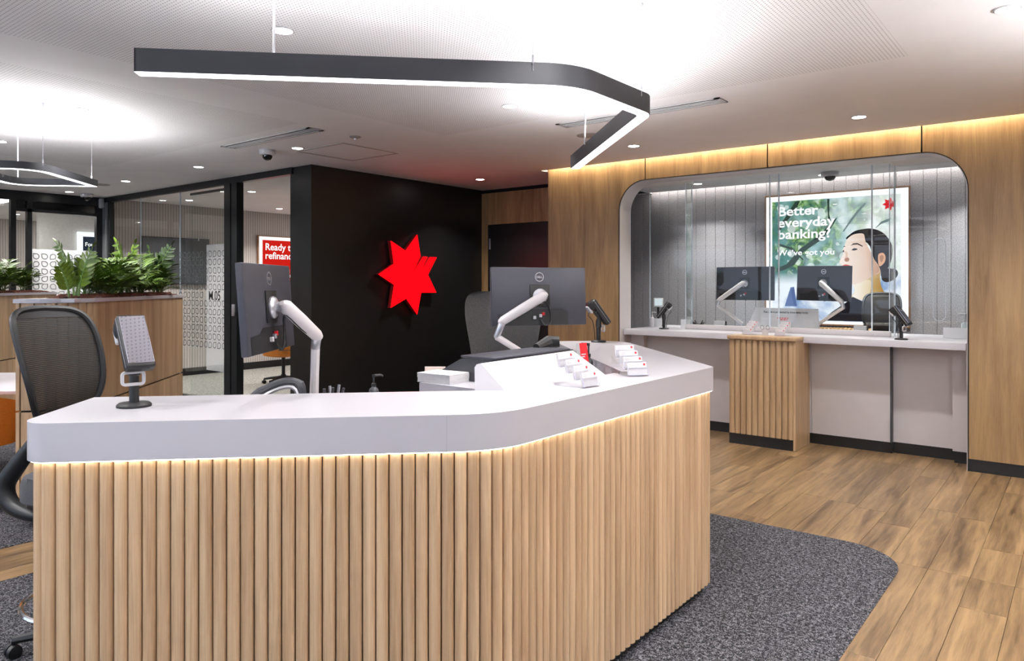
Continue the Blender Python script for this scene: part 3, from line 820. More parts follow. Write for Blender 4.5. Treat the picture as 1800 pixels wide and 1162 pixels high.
# ------------------------------------------------------------------ reception counter
s0, t0 = 0.1, 2.7
RC = thing('reception_counter', 'reception counter with a white top and a curved front of pale fluted timber', 'counter', st(s0, t0), C45)
OFF = (-s0, -t0, 0)
ob = [(-1.165, 2.762), (-1.165, 2.255), (0.233, 2.255), (1.395, 3.417), (1.395, 5.10)]
outer = arc_path(ob, [0, 0.085, 0.32, 0.06, 0], seg=14)
outer2 = arc_path([(-1.165, 2.762), (-1.165, 2.255), (0.233, 2.255), (1.395, 3.417), (1.395, 5.10), (0.90, 5.10)], [0, 0.085, 0.32, 0.06, 0.22, 0], seg=14)
inner = [(0.90, 5.10), (0.90, 3.283), (0.788, 3.171), (0.46, 3.50), (-0.021, 3.019), (0.238, 2.762), (-1.165, 2.762)]
top = [(p.x, p.y) for p in outer2] + [p for p in inner[1:-1]]
MB().prism(top, 0.987, 1.10, bev=0.003).build('countertop', 'solid_white', RC, OFF)
MB().box(0.0665, 0.0675, 2.2546, 2.2560, 0.988, 1.0985).build('countertop_joint', 'ink', RC, OFF, smooth=False)
# carcass, plinth and fluted cladding (path runs left end -> front -> chamfer -> right side; inside is on its left)
band(MB(), outer, 0.034, 0.052, 0.05, 0.987).build('carcass', 'dark_gap', RC, OFF)
band(MB(), outer, 0.055, 0.075, 0.0, 0.06).build('plinth', 'black', RC, OFF)
sl = MB()
prof = [(-0.0190, 0.004)] + [(0.0190 * math.sin(R(a)), -0.0155 * math.cos(R(a))) for a in range(-90, 91, 18)] + [(0.0190, 0.004)]
slat_me = sl.prism(prof, 0, 0.93, bev=0.0).mesh('slat')
sp = offset_path(outer, 0.030)
for p, tg in resample(sp, 0.04, 0.02):
    a = math.atan2(tg.y, tg.x)
    inst('slat', slat_me, 'slat', RC, Matrix.Translation((p.x - s0, p.y - t0, 0.052)) @ Matrix.Rotation(a, 4, 'Z'))
band(MB(), outer, 0.006, 0.013, 0.9835, 0.9868).build('led_strip', 'led', RC, OFF)
# work surface and its supports on the staff side
desk = [(-1.09, 2.36), (0.16, 2.36), (1.32, 3.52), (1.32, 5.04), (0.92, 5.04), (0.92, 4.15), (0.22, 4.15), (-0.28, 3.42), (-1.09, 3.42)]
MB().prism(desk, 0.715, 0.74, bev=0.002).build('work_surface', 'solid_white', RC, OFF)
for (a, b, c_, d_) in ((-1.10, -1.07, 2.34, 3.38), (0.93, 1.30, 5.03, 5.06), (0.24, 0.27, 3.5, 4.1)):
    MB().box(a, b, c_, d_, 0.0, 0.715).build('support_panel', 'panel_white', RC, OFF, smooth=False)
MB().prism([(0.46, 3.47), (-0.0, 3.02), (0.02, 3.0), (0.48, 3.45)], 0.74, 0.987).prism([(0.0, 3.0), (0.235, 2.765), (0.255, 2.785), (0.02, 3.02)], 0.74, 0.987).build('ledge_riser', 'solid_white', RC, OFF, smooth=False)
MB().box(0.905, 0.925, 3.32, 5.06, 0.955, 0.987).box(0.93, 1.32, 5.06, 5.08, 0.74, 0.987).build('wing_riser', 'panel_white', RC, OFF, smooth=False)
MB().box(0.98, 1.25, 3.9, 4.7, 0.74, 0.90, 0.004).build('wing_drawer_box', 'panel_white', RC, OFF)

# privacy wedge standing along the chamfered part of the top
wd = MB()
prof0 = [(-1.824, 2.092), (-1.736, 2.162)]
A0 = [(-1.824, 2.092, 1.1), (-1.832, 2.098, 1.185), (-1.826, 2.103, 1.197), (-1.812, 2.112, 1.201), (-1.736, 2.162, 1.1)]
A1 = [(-1.86, 2.79, 1.1), (-1.868, 2.79, 1.182), (-1.86, 2.79, 1.196), (-1.845, 2.79, 1.2), (-1.668, 2.79, 1.1)]
va = [wd.bm.verts.new(p) for p in A0]; vb = [wd.bm.verts.new(p) for p in A1]
mid = [wd.bm.verts.new(tuple((a * (1 - f) + b * f) for a, b in zip(p, q))) for p, q, f in zip(A0, A1, (.3, .3, .3, .3, .3))]
mid[4].co.x = -1.672
for ra, rb in ((va, mid), (mid, vb)):
    for k in range(5): wd.bm.faces.new((ra[k], ra[(k + 1) % 5], rb[(k + 1) % 5], rb[k]))
wd.bm.faces.new(va); wd.bm.faces.new(vb)
o = wd.build('privacy_wedge', 'white_plastic', None, (1.78, -2.45, -1.1), smooth=True); o.location = (-1.78, 2.45, 1.1)
tag(o, 'sloping white screen block standing along the bend of the reception counter', 'screen')
# dark machine behind the wedge
t = thing('cash_recycler', 'dark grey machine with a flat lid behind the sloping white block', 'machine', (-2.0, 2.55, 1.1))
q = [(-0.17, 0.0), (0.115, 0.0), (0.12, 0.100), (-0.055, 0.092), (-0.17, 0.035)]
MB().prism([(a, b) for a, b in q], -0.28, 0.30, XZ(0), bev=0.004).build('case', 'plastic_dk', t)
MB().box(-0.055, 0.128, -0.285, 0.26, 0.096, 0.106, 0.003).build('lid', 'monitor', t)
MB().tube([(-0.02, 0.2, 0.105), (-0.02, 0.3, 0.125), (0.02, 0.33, 0.128)], [0.02, 0.032, 0.026], 10).build('roll_cover', 'plastic', t)
t = thing('paper_stack', 'stack of white paper slips on the ledge left of the dark machine', 'paper', (-2.09, 2.2, 1.1), R(4))
for k in range(6):
    MB().box(-0.085 + random.uniform(-.002, .002), 0.085, -0.065, 0.065 + random.uniform(-.003, .003), k * 0.0065, k * 0.0065 + 0.0062, 0.001, 1).build('bundle', 'paper', t, smooth=False)
t = thing('pink_card', 'pale pink blank card standing behind the paper stack', 'card', (-2.235, 2.30, 1.1), R(35))
MB().box(-0.045, 0.045, -0.002, 0.002, 0, 0.043).build('card', 'pink_paper', t, smooth=False)
MB().box(-0.03, 0.03, 0.002, 0.022, 0, 0.004).build('stand_foot', 'pink_paper', t, smooth=False)

# ------------------------------------------------------------------ lit star sign on the black wall
def star_poly(cy=0.0, cz=0.0, k=1.0):
    p = [(5.786, 1.619), (6.028, 1.748), (5.979, 2.02), (6.216, 1.91), (6.414, 2.116), (6.470, 1.853), (6.319, 1.614), (6.522, 1.849), (6.592, 1.847),
         (6.447, 1.615), (6.640, 1.846), (6.76, 1.846), (6.602, 1.622), (6.752, 1.396), (6.482, 1.398), (6.414, 1.129), (6.23, 1.328), (5.979, 1.222), (6.031, 1.495)]
    return [((y - 6.29) * k + cy, (z - 1.62) * k + cz) for y, z in p]
t = thing('star_sign', 'large glowing red star sign on the black wall', 'sign', (-6.62, 6.29, 1.62))
MB().prism(star_poly(), 0.02, 0.075, YZ(0)).build('return', 'red_side', t, smooth=False)
MB().prism(star_poly(), 0.0751, 0.081, YZ(0)).build('face', 'star', t, smooth=False)
MB().box(0, 0.02, -0.2, 0.2, -0.2, 0.2).build('mount', 'dark_gap', t, smooth=False)

# ------------------------------------------------------------------ planters with desks
sl = MB()
prof6 = [(-0.0292, 0.004)] + [(0.0292 * math.sin(R(a)), -0.017 * math.cos(R(a))) for a in range(-90, 91, 18)] + [(0.0292, 0.004)]
slat6 = sl.prism(prof6, 0, 1).mesh('slat')
def planter(label, sa, sb, ta, tb, soil_from):
    cs, ct = (sa + sb) / 2, (ta + tb) / 2
    P = thing('planter_cabinet', label, 'planter', st(cs, ct), C45)
    o_ = (-cs, -ct, 0)
    pth = arc_path([(sa, ta), (sb, ta), (sb, tb), (sa, tb)], [0, 0.25, 0, 0], True, 12)
    MB().prism([(p.x, p.y) for p in offset_path(pth, 0.02, True)], 0.07, 1.37).build('carcass', 'dark_gap', P, o_, smooth=False)
    MB().box(sa + 0.06, sb - 0.06, ta + 0.06, tb - 0.06, 0, 0.07).build('plinth', 'black', P, o_, smooth=False)
    for z0, z1 in ((0.072, 0.714), (0.726, 1.384)):
        MB().box(sb - 0.018, sb, ta + 0.27, tb, z0, z1).build('veneer_panel', 'planter', P, o_, smooth=False)
        MB().box(sa + 0.028, sb - 0.252, ta, ta + 0.018, z0, z1).build('veneer_panel', 'planter', P, o_, smooth=False)
        MB().box(sa, sa + 0.02, ta - 0.004, tb, z0, z1).build('end_panel', 'planter', P, o_, smooth=False)
        MB().box(sa + 0.02, sb, tb - 0.018, tb, z0, z1).build('veneer_panel', 'planter', P, o_, smooth=False)
        ap = arc_path([(sb - 0.252, ta), (sb, ta), (sb, ta + 0.272)], [0, 0.25, 0], seg=16)
        for p, tg in resample(offset_path(ap, 0.012), 0.0595, 0.03):
            inst('slat', slat6, 'planter', P, Matrix.Translation((p.x - cs, p.y - ct, z0)) @ Matrix.Rotation(math.atan2(tg.y, tg.x), 4, 'Z') @ Matrix.Diagonal((1, 1, z1 - z0, 1)))
    band(MB(), pth, -0.012, 0.035, 1.385, 1.41, True).build('top_rim', 'solid_white', P, o_, smooth=False)
    MB().box(sa + 0.03, sb - 0.03, ta + 0.03, soil_from, 1.387, 1.409).build('top_plate', 'solid_white', P, o_, smooth=False)
    rows = []
    for i in range(60):
        row = []
        for j in range(12):
            u, v = i / 59, j / 11
            edge = min(u, 1 - u, v, 1 - v)
            row.append((sa + 0.034 + v * (sb - sa - 0.068), soil_from + u * (tb - 0.035 - soil_from), 1.402 + min(0.02, edge * 0.3) + random.uniform(0, 0.016)))
        rows.append(row)
    s_ = MB().grid(rows).build('bark_mulch', 'bark', P, o_, smooth=False); s_['kind'] = 'stuff'
    return P
planter('tall timber planter cabinet with a curved fluted corner, nearest the reception counter', -2.483, -2.13, 4.82, 6.81, 5.10)
planter('tall timber planter cabinet farther back, cut by the left edge', -4.66, -4.30, 7.30, 9.21, 7.5)
t = thing('desk', 'white topped desk between the two planter cabinets at the left edge', 'desk', st(-3.3, 6.2), C45)
o_ = (3.3, -6.2, 0)
MB().box(-4.0, -2.49, 5.62, 6.8, 0.715, 0.74, 0.002).build('desk_top', 'solid_white', t, o_)
MB().box(-4.0, -3.96, 5.66, 6.76, 0, 0.715).build('leg_panel', 'planter', t, o_, smooth=False)
MB().box(-2.56, -2.52, 5.66, 6.76, 0, 0.715).build('leg_panel', 'black', t, o_, smooth=False)

# ------------------------------------------------------------------ plants
def leaf_mesh(L, Wd, fold=0.25):
    mb = MB(); rows = []
    for i in range(6):
        u = i / 5; hw = Wd * math.sin(PI * min(1, u * 0.92 + 0.08)) ** 0.8 * 0.5 if u < 1 else 0.0005
        if i == 0: hw = Wd * 0.06
        dz = -0.18 * L * u * u
        rows.append([(L * u, -hw, dz + hw * fold), (L * u, 0, dz), (L * u, hw, dz + hw * fold)])
    return mb.grid(rows).mesh('leaf')
LEAF = [leaf_mesh(0.078, 0.030), leaf_mesh(0.062, 0.024), leaf_mesh(0.05, 0.022)]
for m_ in LEAF: m_.materials.append(M['leaf'])
LEAFD = [m_.copy() for m_ in LEAF]
for m_ in LEAFD: m_.materials.clear(); m_.materials.append(M['leaf_dark'])
def zz_plant(loc, stems, label, dark=False):
    """thing > stem > leaf"""
    t = thing('zz_plant', label, 'plant', loc)
    for (bx, by, az, lean, h, n, sc) in stems:
        pts = []
        for k in range(9):
            u = k / 8
            r = lean * u ** 1.7
            pts.append(Vector((bx + math.cos(az) * r, by + math.sin(az) * r, h * u - 0.05 * lean * u * u)))
        s_ = MB().tube(pts, [0.008 - 0.005 * k / 8 for k in range(9)], 6).build('stem', 'stem', t)
        for k in range(n):
            u = 0.25 + 0.75 * k / (n - 1)
            f = u * 8; i = min(7, int(f)); p = pts[i].lerp(pts[i + 1], f - i); T = (pts[i + 1] - pts[i]).normalized()
            S = T.cross(Vector((math.cos(az + 1.2 + random.uniform(-.3, .3)), math.sin(az + 1.2), 0.15))).normalized()
            for sg in ((1, -1) if k < n - 1 else (0,)):
                D = (S * sg * 0.95 + T * (0.55 if sg else 1.0) + Vector((0, 0, random.uniform(-.1, .15)))).normalized()
                N = D.cross(S.cross(D)).normalized() if sg == 0 else (T.cross(S) * 1.0).normalized()
                N = (N - D * N.dot(D)).normalized()
                if N.z < 0: N = -N
                Y_ = N.cross(D).normalized()
                m = Matrix(((D.x, Y_.x, N.x, p.x), (D.y, Y_.y, N.y, p.y), (D.z, Y_.z, N.z, p.z), (0, 0, 0, 1)))
                k_ = sc * (0.8 + 0.4 * math.sin(PI * u)) * random.uniform(.9, 1.1)
                inst('leaf', (LEAFD if dark else LEAF)[0 if u < .8 else 1], 'leaf', s_, m @ Matrix.Diagonal((k_, k_, k_, 1)))
    return t
def frond_mesh(L, n, seed):
    rr = random.Random(seed); mb = MB(); pts = []
    for k in range(9):
        u = k / 8
        pts.append(Vector((L * (u * 0.62), 0, L * (0.85 * u - 0.42 * u * u))))
    mb.tube(pts, [0.003 - 0.002 * k / 8 for k in range(9)], 4)
    for k in range(n):
        u = 0.22 + 0.76 * k / (n - 1); f = u * 8; i = min(7, int(f)); p = pts[i].lerp(pts[i + 1], f - i); T = (pts[i + 1] - pts[i]).normalized()
        for sg in (1, -1):
            D = (Vector((0, sg, 0)) * 0.8 + T * 0.75 + Vector((0, 0, -0.12 + rr.uniform(-.2, .2)))).normalized()
            ln = L * 0.34 * math.sin(PI * (0.25 + 0.7 * u)) * rr.uniform(.85, 1.15) + 0.02
            side = D.cross(Vector((0, 0, 1))).normalized() * (0.0065 + 0.006 * L)
            tip = p + D * ln + Vector((0, 0, -0.12 * ln)); m1 = p + D * ln * 0.45 + Vector((0, 0, 0.03 * ln))
            a = mb.bm.verts.new(p); b = mb.bm.verts.new(m1 + side); c_ = mb.bm.verts.new(tip); d_ = mb.bm.verts.new(m1 - side)
            mb.bm.faces.new((a, b, c_, d_))
    return mb.mesh('frond')
FR = [frond_mesh(L, n, s_) for L, n, s_ in ((0.36, 11, 1), (0.31, 10, 2), (0.26, 9, 3), (0.40, 12, 4))]
for i, m_ in enumerate(FR): m_.materials.append(M['leaf_palm'] if i != 2 else M['leaf_dark'])
def palm(loc, n, label, sc=1.0, seed=0):
    t = thing('parlour_palm', label, 'plant', loc); rr = random.Random(seed)
    for k in range(n):
        az = 2 * PI * k / n + rr.uniform(-.4, .4); up = rr.uniform(-0.75, 0.25); s_ = sc * rr.uniform(.8, 1.1)
        inst('frond', FR[rr.randrange(4)], 'leaf_palm', t, Matrix.Translation((rr.uniform(-.03, .03), rr.uniform(-.03, .03), -0.01)) @ Matrix.Rotation(az, 4, 'Z') @ Matrix.Rotation(up, 4, 'Y') @ Matrix.Diagonal((s_, s_, s_, 1)))
    return t
SZ = 1.415
zz_plant(st(-2.30, 5.16, SZ), [(0, 0, R(195), 0.17, 0.37, 12, 1.0), (0.02, 0.02, R(30), 0.10, 0.33, 9, 1.05), (0.0, -0.03, R(300), 0.09, 0.22, 8, 0.95), (-.02, .02, R(100), 0.08, 0.27, 8, 0.9)],
         'broad leaved green plant at the front end of the near planter, one stem leaning left')
zz_plant(st(-2.30, 6.02, SZ), [(0, 0, R(190), 0.13, 0.42, 12, 1.1), (0.02, 0, R(20), 0.07, 0.40, 11, 1.05), (0, .03, R(250), 0.12, 0.30, 9, 1.0), (-.02, -.02, R(320), 0.14, 0.28, 9, 1.0)],
         'tallest broad leaved plant in the middle of the near planter')
zz_plant(st(-2.27, 6.50, SZ), [(0, 0, R(50), 0.14, 0.42, 12, 1.1), (0.02, 0, R(200), 0.06, 0.38, 11, 1.0), (0, .03, R(340), 0.13, 0.30, 9, 1.0)],
         'dark broad leaved plant at the far end of the near planter', True)
for i, (s_, t_, n, sc, lb) in enumerate(((-2.31, 5.40, 18, 1.0, 'feathery palm next to the leaning plant in the near planter'),
                                          (-2.24, 5.58, 18, 0.95, 'feathery palm at the front edge of the near planter'),
                                          (-2.28, 5.76, 20, 1.15, 'bright feathery palm in the near planter, left of its tallest plant'),
                                          (-2.38, 5.92, 16, 1.0, 'feathery palm at the back edge of the near planter'),
                                          (-2.24, 6.08, 18, 0.85, 'low feathery palm in front of the tallest plant'),
                                          (-2.30, 6.26, 20, 1.1, 'feathery palm right of the tallest plant in the near planter'),
                                          (-2.24, 6.44, 16, 0.8, 'low feathery palm in front of the dark broad leaved plant'),
                                          (-2.28, 6.66, 18, 0.95, 'feathery palm overhanging the far end of the near planter'))):
    palm(st(s_, t_, SZ), n, lb, sc, 20 + i)
zz_plant(st(-4.48, 7.75, SZ), [(0, 0, R(200), 0.14, 0.36, 10, 1.2), (0.02, 0, R(20), 0.08, 0.32, 9, 1.2), (0, .03, R(250), 0.12, 0.28, 8, 1.1)], 'broad leaved plant in the far planter at the left edge', True)
for i, (s_, t_, n, sc, lb) in enumerate(((-4.46, 8.12, 15, 1.15, 'bright feathery palm in the middle of the far planter'),
                                          (-4.50, 8.48, 14, 1.05, 'feathery palm near the right end of the far planter'),
                                          (-4.46, 8.82, 14, 1.0, 'feathery palm at the right end of the far planter'))):
    palm(st(s_, t_, SZ), n + 5, lb, sc * 1.1, 40 + i)

# ------------------------------------------------------------------ chairs
def star_base(t, hub_top, rad, ring=True, chrome=False):
    MB().lathe([(0.03, 0.07), (0.045, 0.075), (0.045, 0.12), (0.03, 0.15), (0.026, 0.16), (0.026, hub_top)], n=16).build('column', 'plastic', t)
    for k in range(5):
        a = 2 * PI * k / 5 + 1.117; c_, s_ = math.cos(a), math.sin(a)
        MB().tube([(0.03 * c_, 0.03 * s_, 0.105), (rad * .6 * c_, rad * .6 * s_, 0.09), (rad * c_, rad * s_, 0.072)], [0.024, 0.02, 0.016], 8).build('leg', 'plastic', t)
        w_ = MB()
        m = Matrix.Translation((rad * c_, rad * s_, 0.028)) @ Matrix.Rotation(a + 0.8, 4, 'Z') @ Matrix.Rotation(R(90), 4, 'X')
        w_.lathe([(0.012, -0.026), (0.026, -0.024), (0.028, -0.018), (0.028, -0.004)], n=14, mat=m).lathe([(0.028, 0.004), (0.028, 0.018), (0.026, 0.024), (0.012, 0.026)], n=14, mat=m)
        w_.tube([(rad * c_, rad * s_, 0.028), (rad * c_, rad * s_, 0.07)], 0.008, 6)
        w_.build('caster', 'plastic', t)
    if ring:
        MB().tube([(0.272 * math.cos(2 * PI * k / 36), 0.272 * math.sin(2 * PI * k / 36), 0.235) for k in range(36)], 0.0105, 8, True).build('foot_ring', 'chrome', t)
        for k in range(3):
            a = 2 * PI * k / 3 + .5
            MB().tube([(0.02 * math.cos(a), 0.02 * math.sin(a), 0.235), (0.268 * math.cos(a), 0.268 * math.sin(a), 0.235)], 0.008, 6).build('ring_spoke', 'chrome', t)
def smooth_pts(ctrl, n):
    """Catmull-Rom through control points"""
    c = [Vector(p) for p in ctrl]; c = [c[0]] + c + [c[-1]]; out = []
    m = len(c) - 3
    for k in range(n + 1):
        f = m * k / n; i = min(m - 1, int(f)); u = f - i
        p0, p1, p2, p3 = c[i:i + 4]
        out.append(0.5 * ((2 * p1) + (p2 - p0) * u + (2 * p0 - 5 * p1 + 4 * p2 - p3) * u * u + (3 * p1 - p0 - 3 * p2 + p3) * u ** 3))
    return out
BP = smooth_pts([(-0.225, 0.09, 0.925), (-0.205, 0.135, 0.985), (-0.200, 0.168, 1.07), (-0.225, 0.184, 1.18), (-0.265, 0.185, 1.29), (-0.298, 0.165, 1.36), (-0.312, 0.11, 1.392), (-0.318, 0.0, 1.40)], 28)
def curve_x(p): return p.x + 0.055 * (p.y / 0.24) ** 2 - 0.0
def task_chair(loc, rz, label):
    t = thing('task_chair', label, 'chair', loc, rz)
    rows = []
    for p in BP[:-2]:
        rows.append([(p.x + 0.055 * (p.y * v / 0.24) ** 2, p.y * v, p.z) for v in [k / 6 - 1 for k in range(13)]])
    MB().grid(rows).build('back_mesh', 'mesh', t)
    edge = [Vector((curve_x(p), p.y, p.z)) for p in BP] + [Vector((curve_x(p), -p.y, p.z)) for p in BP[-2::-1]]
    MB().tube(edge, 0.0135, 8).build('back_frame', 'plastic', t)
    top = BP[-9:]
    rows = [[(p.x + 0.055 * (p.y * v / 0.24) ** 2 + dx, p.y * v, p.z) for v in [k / 6 - 1 for k in range(13)]] for p in top for dx in (0.002,)]
    MB().grid(rows).build('top_band', 'plastic', t)
    for sg in (1, -1):
        sp_ = smooth_pts([(-0.228, 0.095 * sg, 0.945), (-0.250, 0.09 * sg, 0.86), (-0.325, 0.10 * sg, 0.765), (-0.385, 0.11 * sg, 0.675), (-0.355, 0.11 * sg, 0.60), (-0.25, 0.10 * sg, 0.562), (-0.05, 0.07 * sg, 0.55)], 22)
        MB().tube(sp_, [0.017 + 0.020 * math.sin(PI * k / 22) for k in range(23)], 12).build('spine', 'plastic', t)
    MB().prism([(p.x, p.y) for p in arc_path([(-0.265, -0.20), (0.25, -0.235), (0.25, 0.235), (-0.265, 0.20)], [0.13, 0.09, 0.09, 0.13], True, 8)], 0.645, 0.745, bev=0.035).build('seat', 'seat', t)
    MB().box(-0.22, 0.18, -0.16, 0.16, 0.60, 0.665, 0.02, 3).build('seat_pan', 'plastic', t)
    MB().box(-0.14, 0.10, -0.08, 0.08, 0.52, 0.61, 0.02, 3).build('tilt_housing', 'plastic', t)
    star_base(t, 0.53, 0.325)
    return t
p_ = st(-1.315, 3.18)
ch1 = task_chair(p_, C45 + R(-24.8), 'black mesh task chair with chrome foot ring at the left end of the counter')
dup(ch1, (-1.77, 8.62, 0.003), R(-84), 'black mesh task chair behind the teller glass, in front of the lightbox')
# grey upholstered chair
t = thing('upholstered_chair', 'grey knitted fabric office chair behind the rear monitor', 'chair', st(0.52, 4.80), C45 + R(-95))
rows_f, n_ = [], 14
shape = [(0.72, 0.175, -0.20), (0.85, 0.195, -0.235), (1.0, 0.215, -0.255), (1.15, 0.24, -0.275), (1.28, 0.262, -0.30), (1.38, 0.262, -0.325), (1.43, 0.235, -0.338), (1.452, 0.17, -0.342)]
mb = MB()
sp_ = smooth_pts([(x, hw, z) for z, hw, x in shape], 20)
rows = []
for p in sp_:
    fr = [(p.x + 0.03 + 0.07 * (abs(v)) ** 2.2 , p.y * v, p.z) for v in [k / 8 - 1 for k in range(17)]]
    bk = [(p.x - 0.035 + 0.06 * (abs(v)) ** 2.5, p.y * v * 0.985, p.z - 0.004) for v in [1 - k / 8 for k in range(17)]]
    rows.append(fr + bk + [fr[0]])
mb.grid(rows)
mb.bm.faces.new([mb.bm.verts.new(p) for p in rows[-1][:-1]]); mb.bm.faces.new([mb.bm.verts.new(p) for p in rows[0][:-1]])
bmesh.ops.remove_doubles(mb.bm, verts=mb.bm.verts, dist=0.0005)
mb.build('backrest', 'fabric', t)
MB().box(-0.24, 0.26, -0.25, 0.25, 0.64, 0.74, 0.04, 4).build('seat', 'fabric', t)
MB().tube([(-0.25, 0, 0.80), (-0.30, 0, 0.70), (-0.2, 0, 0.60), (0, 0, 0.58)], 0.03, 8).build('back_stem', 'plastic', t)
MB().box(-0.14, 0.14, -0.10, 0.10, 0.55, 0.645, 0.02, 3).build('tilt_housing', 'plastic', t)
star_base(t, 0.56, 0.30)
# orange tub chairs
def tub_chair(loc, rz, label):
    t = thing('tub_chair', label, 'chair', loc, rz)
    mb = MB(); rows = []
    for i in range(12):
        u = i / 11; row = []
        for k in range(25):
            a = R(-135 + 270 * k / 24)          # 0 is the back
            rim = 0.83 - 0.13 * (1 - math.cos(a)) * 0.75 - 0.07 * max(0, abs(math.degrees(a)) - 95) / 40
            if u < 0.45: r = 0.27 * (u / 0.45); z = 0.44 + 0.02 * (u / 0.45) ** 3
            else:
                v = (u - 0.45) / 0.55; r = 0.27 + 0.035 * math.sin(v * PI / 2); z = 0.46 + (rim - 0.46) * v
            row.append((-r * math.cos(a), r * math.sin(a) * 0.98, z))
        rows.append(row)
    mb.grid(rows); bmesh.ops.remove_doubles(mb.bm, verts=mb.bm.verts, dist=0.0005)
    bmesh.ops.solidify(mb.bm, geom=mb.bm.faces[:], thickness=0.03)
    mb.build('shell', 'orange', t)
    MB().lathe([(0.05, 0.43), (0.24, 0.44), (0.25, 0.475), (0.2, 0.50), (0.02, 0.505)], n=24).build('seat_cushion', 'orange', t)
    MB().tube([(-0.31, -0.1, 0.53), (-0.315, 0, 0.53), (-0.31, 0.1, 0.53)], 0.004, 6).build('seam', 'plastic_dk', t)
    star_base(t, 0.43, 0.30, False)
    return t
tc = tub_chair(st(-3.03, 5.30), C45 + R(80), 'orange tub chair on castors at the desk, cut by the left edge')
dup(tc, (-9.53, 6.55, 0.003), R(150), 'orange tub chair on castors inside the meeting room, seen through its doorway')

# ------------------------------------------------------------------ monitors on arms
def ring_mesh(r0, r1, d, n=28):
    mb = MB()
    o_ = [[mb.bm.verts.new((r * math.cos(2 * PI * k / n), r * math.sin(2 * PI * k / n), z)) for k in range(n)] for r, z in ((r0, 0), (r0, d), (r1, d), (r1, 0))]
    for a, b in zip(o_, o_[1:] + o_[:1]):
        for k in range(n): mb.bm.faces.new((a[k], a[(k + 1) % n], b[(k + 1) % n], b[k]))
    return mb
def monitor(label, base, centre, yaw, tilt, w, h, elbow1, elbow2, foot, post_h, group=None, roll=0.0):
    base = Vector(base)
    t = thing('monitor', label, 'monitor', base, 0, group)
    bn = Vector((math.cos(yaw), math.sin(yaw), 0)); bz = Vector((0, 0, 1))
    bz = Matrix.Rotation(tilt, 3, bz.cross(bn)) @ bz; bn = Matrix.Rotation(tilt, 3, Vector((0, 0, 1)).cross(bn)) @ bn
    bx = bz.cross(bn)
    if roll: bx, bz = bx * math.cos(roll) + bz * math.sin(roll), bz * math.cos(roll) - bx * math.sin(roll)
    c = Vector(centre) - base
    m = Matrix(((bx.x, bz.x, bn.x, c.x), (bx.y, bz.y, bn.y, c.y), (bx.z, bz.z, bn.z, c.z), (0, 0, 0, 1)))    # local: x right, y up, z toward the back
    MB().box(-w / 2, w / 2, -h / 2, h / 2, -0.006, 0.020, 0.004, 2, m).build('back_cover', 'monitor', t)
    MB().prism([(-w * .44, -h * .49), (w * .30, -h * .49), (w * .30, -h * .28), (w * .24, -h * .22), (-w * .20, -h * .22), (-w * .26, -h * .28), (-w * .44, -h * .30)], 0.019, 0.021, m).build('port_recess', 'plastic', t, smooth=False)
    MB().box(-w / 2 + .006, w / 2 - .006, -h / 2 + .012, h / 2 - .006, -0.0075, -0.0058, 0, 1, m).build('screen', 'screen', t, smooth=False)
    MB().box(-0.058, 0.058, -0.058 + .0, 0.064, 0.020, 0.026, 0.003, 2, m).build('mount_plate', 'plastic', t)
    k = Matrix.Translation((0, h * .335, 0.0203))
    b_ = ring_mesh(0.021, 0.026, 0.001).xf(m @ k).build('logo_ring', 'silver', t)
    x = text('logo_lettering', 'DELL', 0.0155, 'silver', t, m @ k @ Matrix.Translation((0, -0.0055, 0.0003)), 0.0006, 0.0004, 'CENTER')
    MB().lathe([(0.042, 0.026), (0.042, 0.032), (0.036, 0.040), (0.02, 0.046)], n=24, mat=m).build('mount_disc', 'silver', t)
    hub = m @ Vector((0, 0.0, 0.075))
    MB().tube([m @ Vector((0, 0, 0.044)), hub], [0.018, 0.024], 12).build('tilt_joint', 'silver', t)
    e1, e2, ft = Vector(elbow1) - base, Vector(elbow2) - base, Vector(foot) - base
    d = (e1 - hub).normalized()
    MB().tube([hub - d * 0.025, hub - d * 0.01, hub, hub.lerp(e1, .5), e1, e1 + d * 0.018, e1 + d * 0.026], [0.010, 0.022, 0.027, 0.027, 0.024, 0.018, 0.008], 12).build('upper_arm', 'arm', t)
    MB().tube([e1 + (e1 - e2).normalized() * 0.012, e1, e2, e2 + (e2 - e1).normalized() * 0.01], [0.014, 0.020, 0.018, 0.012], 10).build('elbow', 'silver', t)
    MB().tube([e2, e2.lerp(ft, .5), ft], [0.018, 0.017, 0.018], 10).build('lower_arm', 'arm', t)
    MB().tube([ft, (ft.x, ft.y, 0.012)], 0.017, 12).lathe([(0.045, 0), (0.045, 0.008), (0.02, 0.014)], (ft.x, ft.y, 0), 18).build('base_post', 'silver', t)
    # plugs and a cable loop
    for (a, b_, mt) in ((-0.035, -h * .36, 'white_plastic'), (0.0, -h * .33, 'silver'), (0.016, -h * .30, 'red')):
        MB().box(a - 0.008, a + 0.008, b_ - 0.010, b_ + 0.008, 0.021, 0.034, 0.002, 1, m).build('plug', mt, t)
    cab = smooth_pts([m @ Vector((0.0, -h * .40, 0.03)), m @ Vector((0.02, -h * .50, 0.04)), m @ Vector((0.05, -h * .44, 0.045)), m @ Vector((0.045, -h * .25, 0.05)), hub + Vector((0, 0, -0.03)), hub.lerp(e1, .5) + Vector((0, 0, -0.03)), e1 + Vector((0, 0, -.02)), e2 + Vector((0, 0, -.015))], 24)
    MB().tube(cab, 0.0045, 6).build('cable', 'plastic', t)
    return t
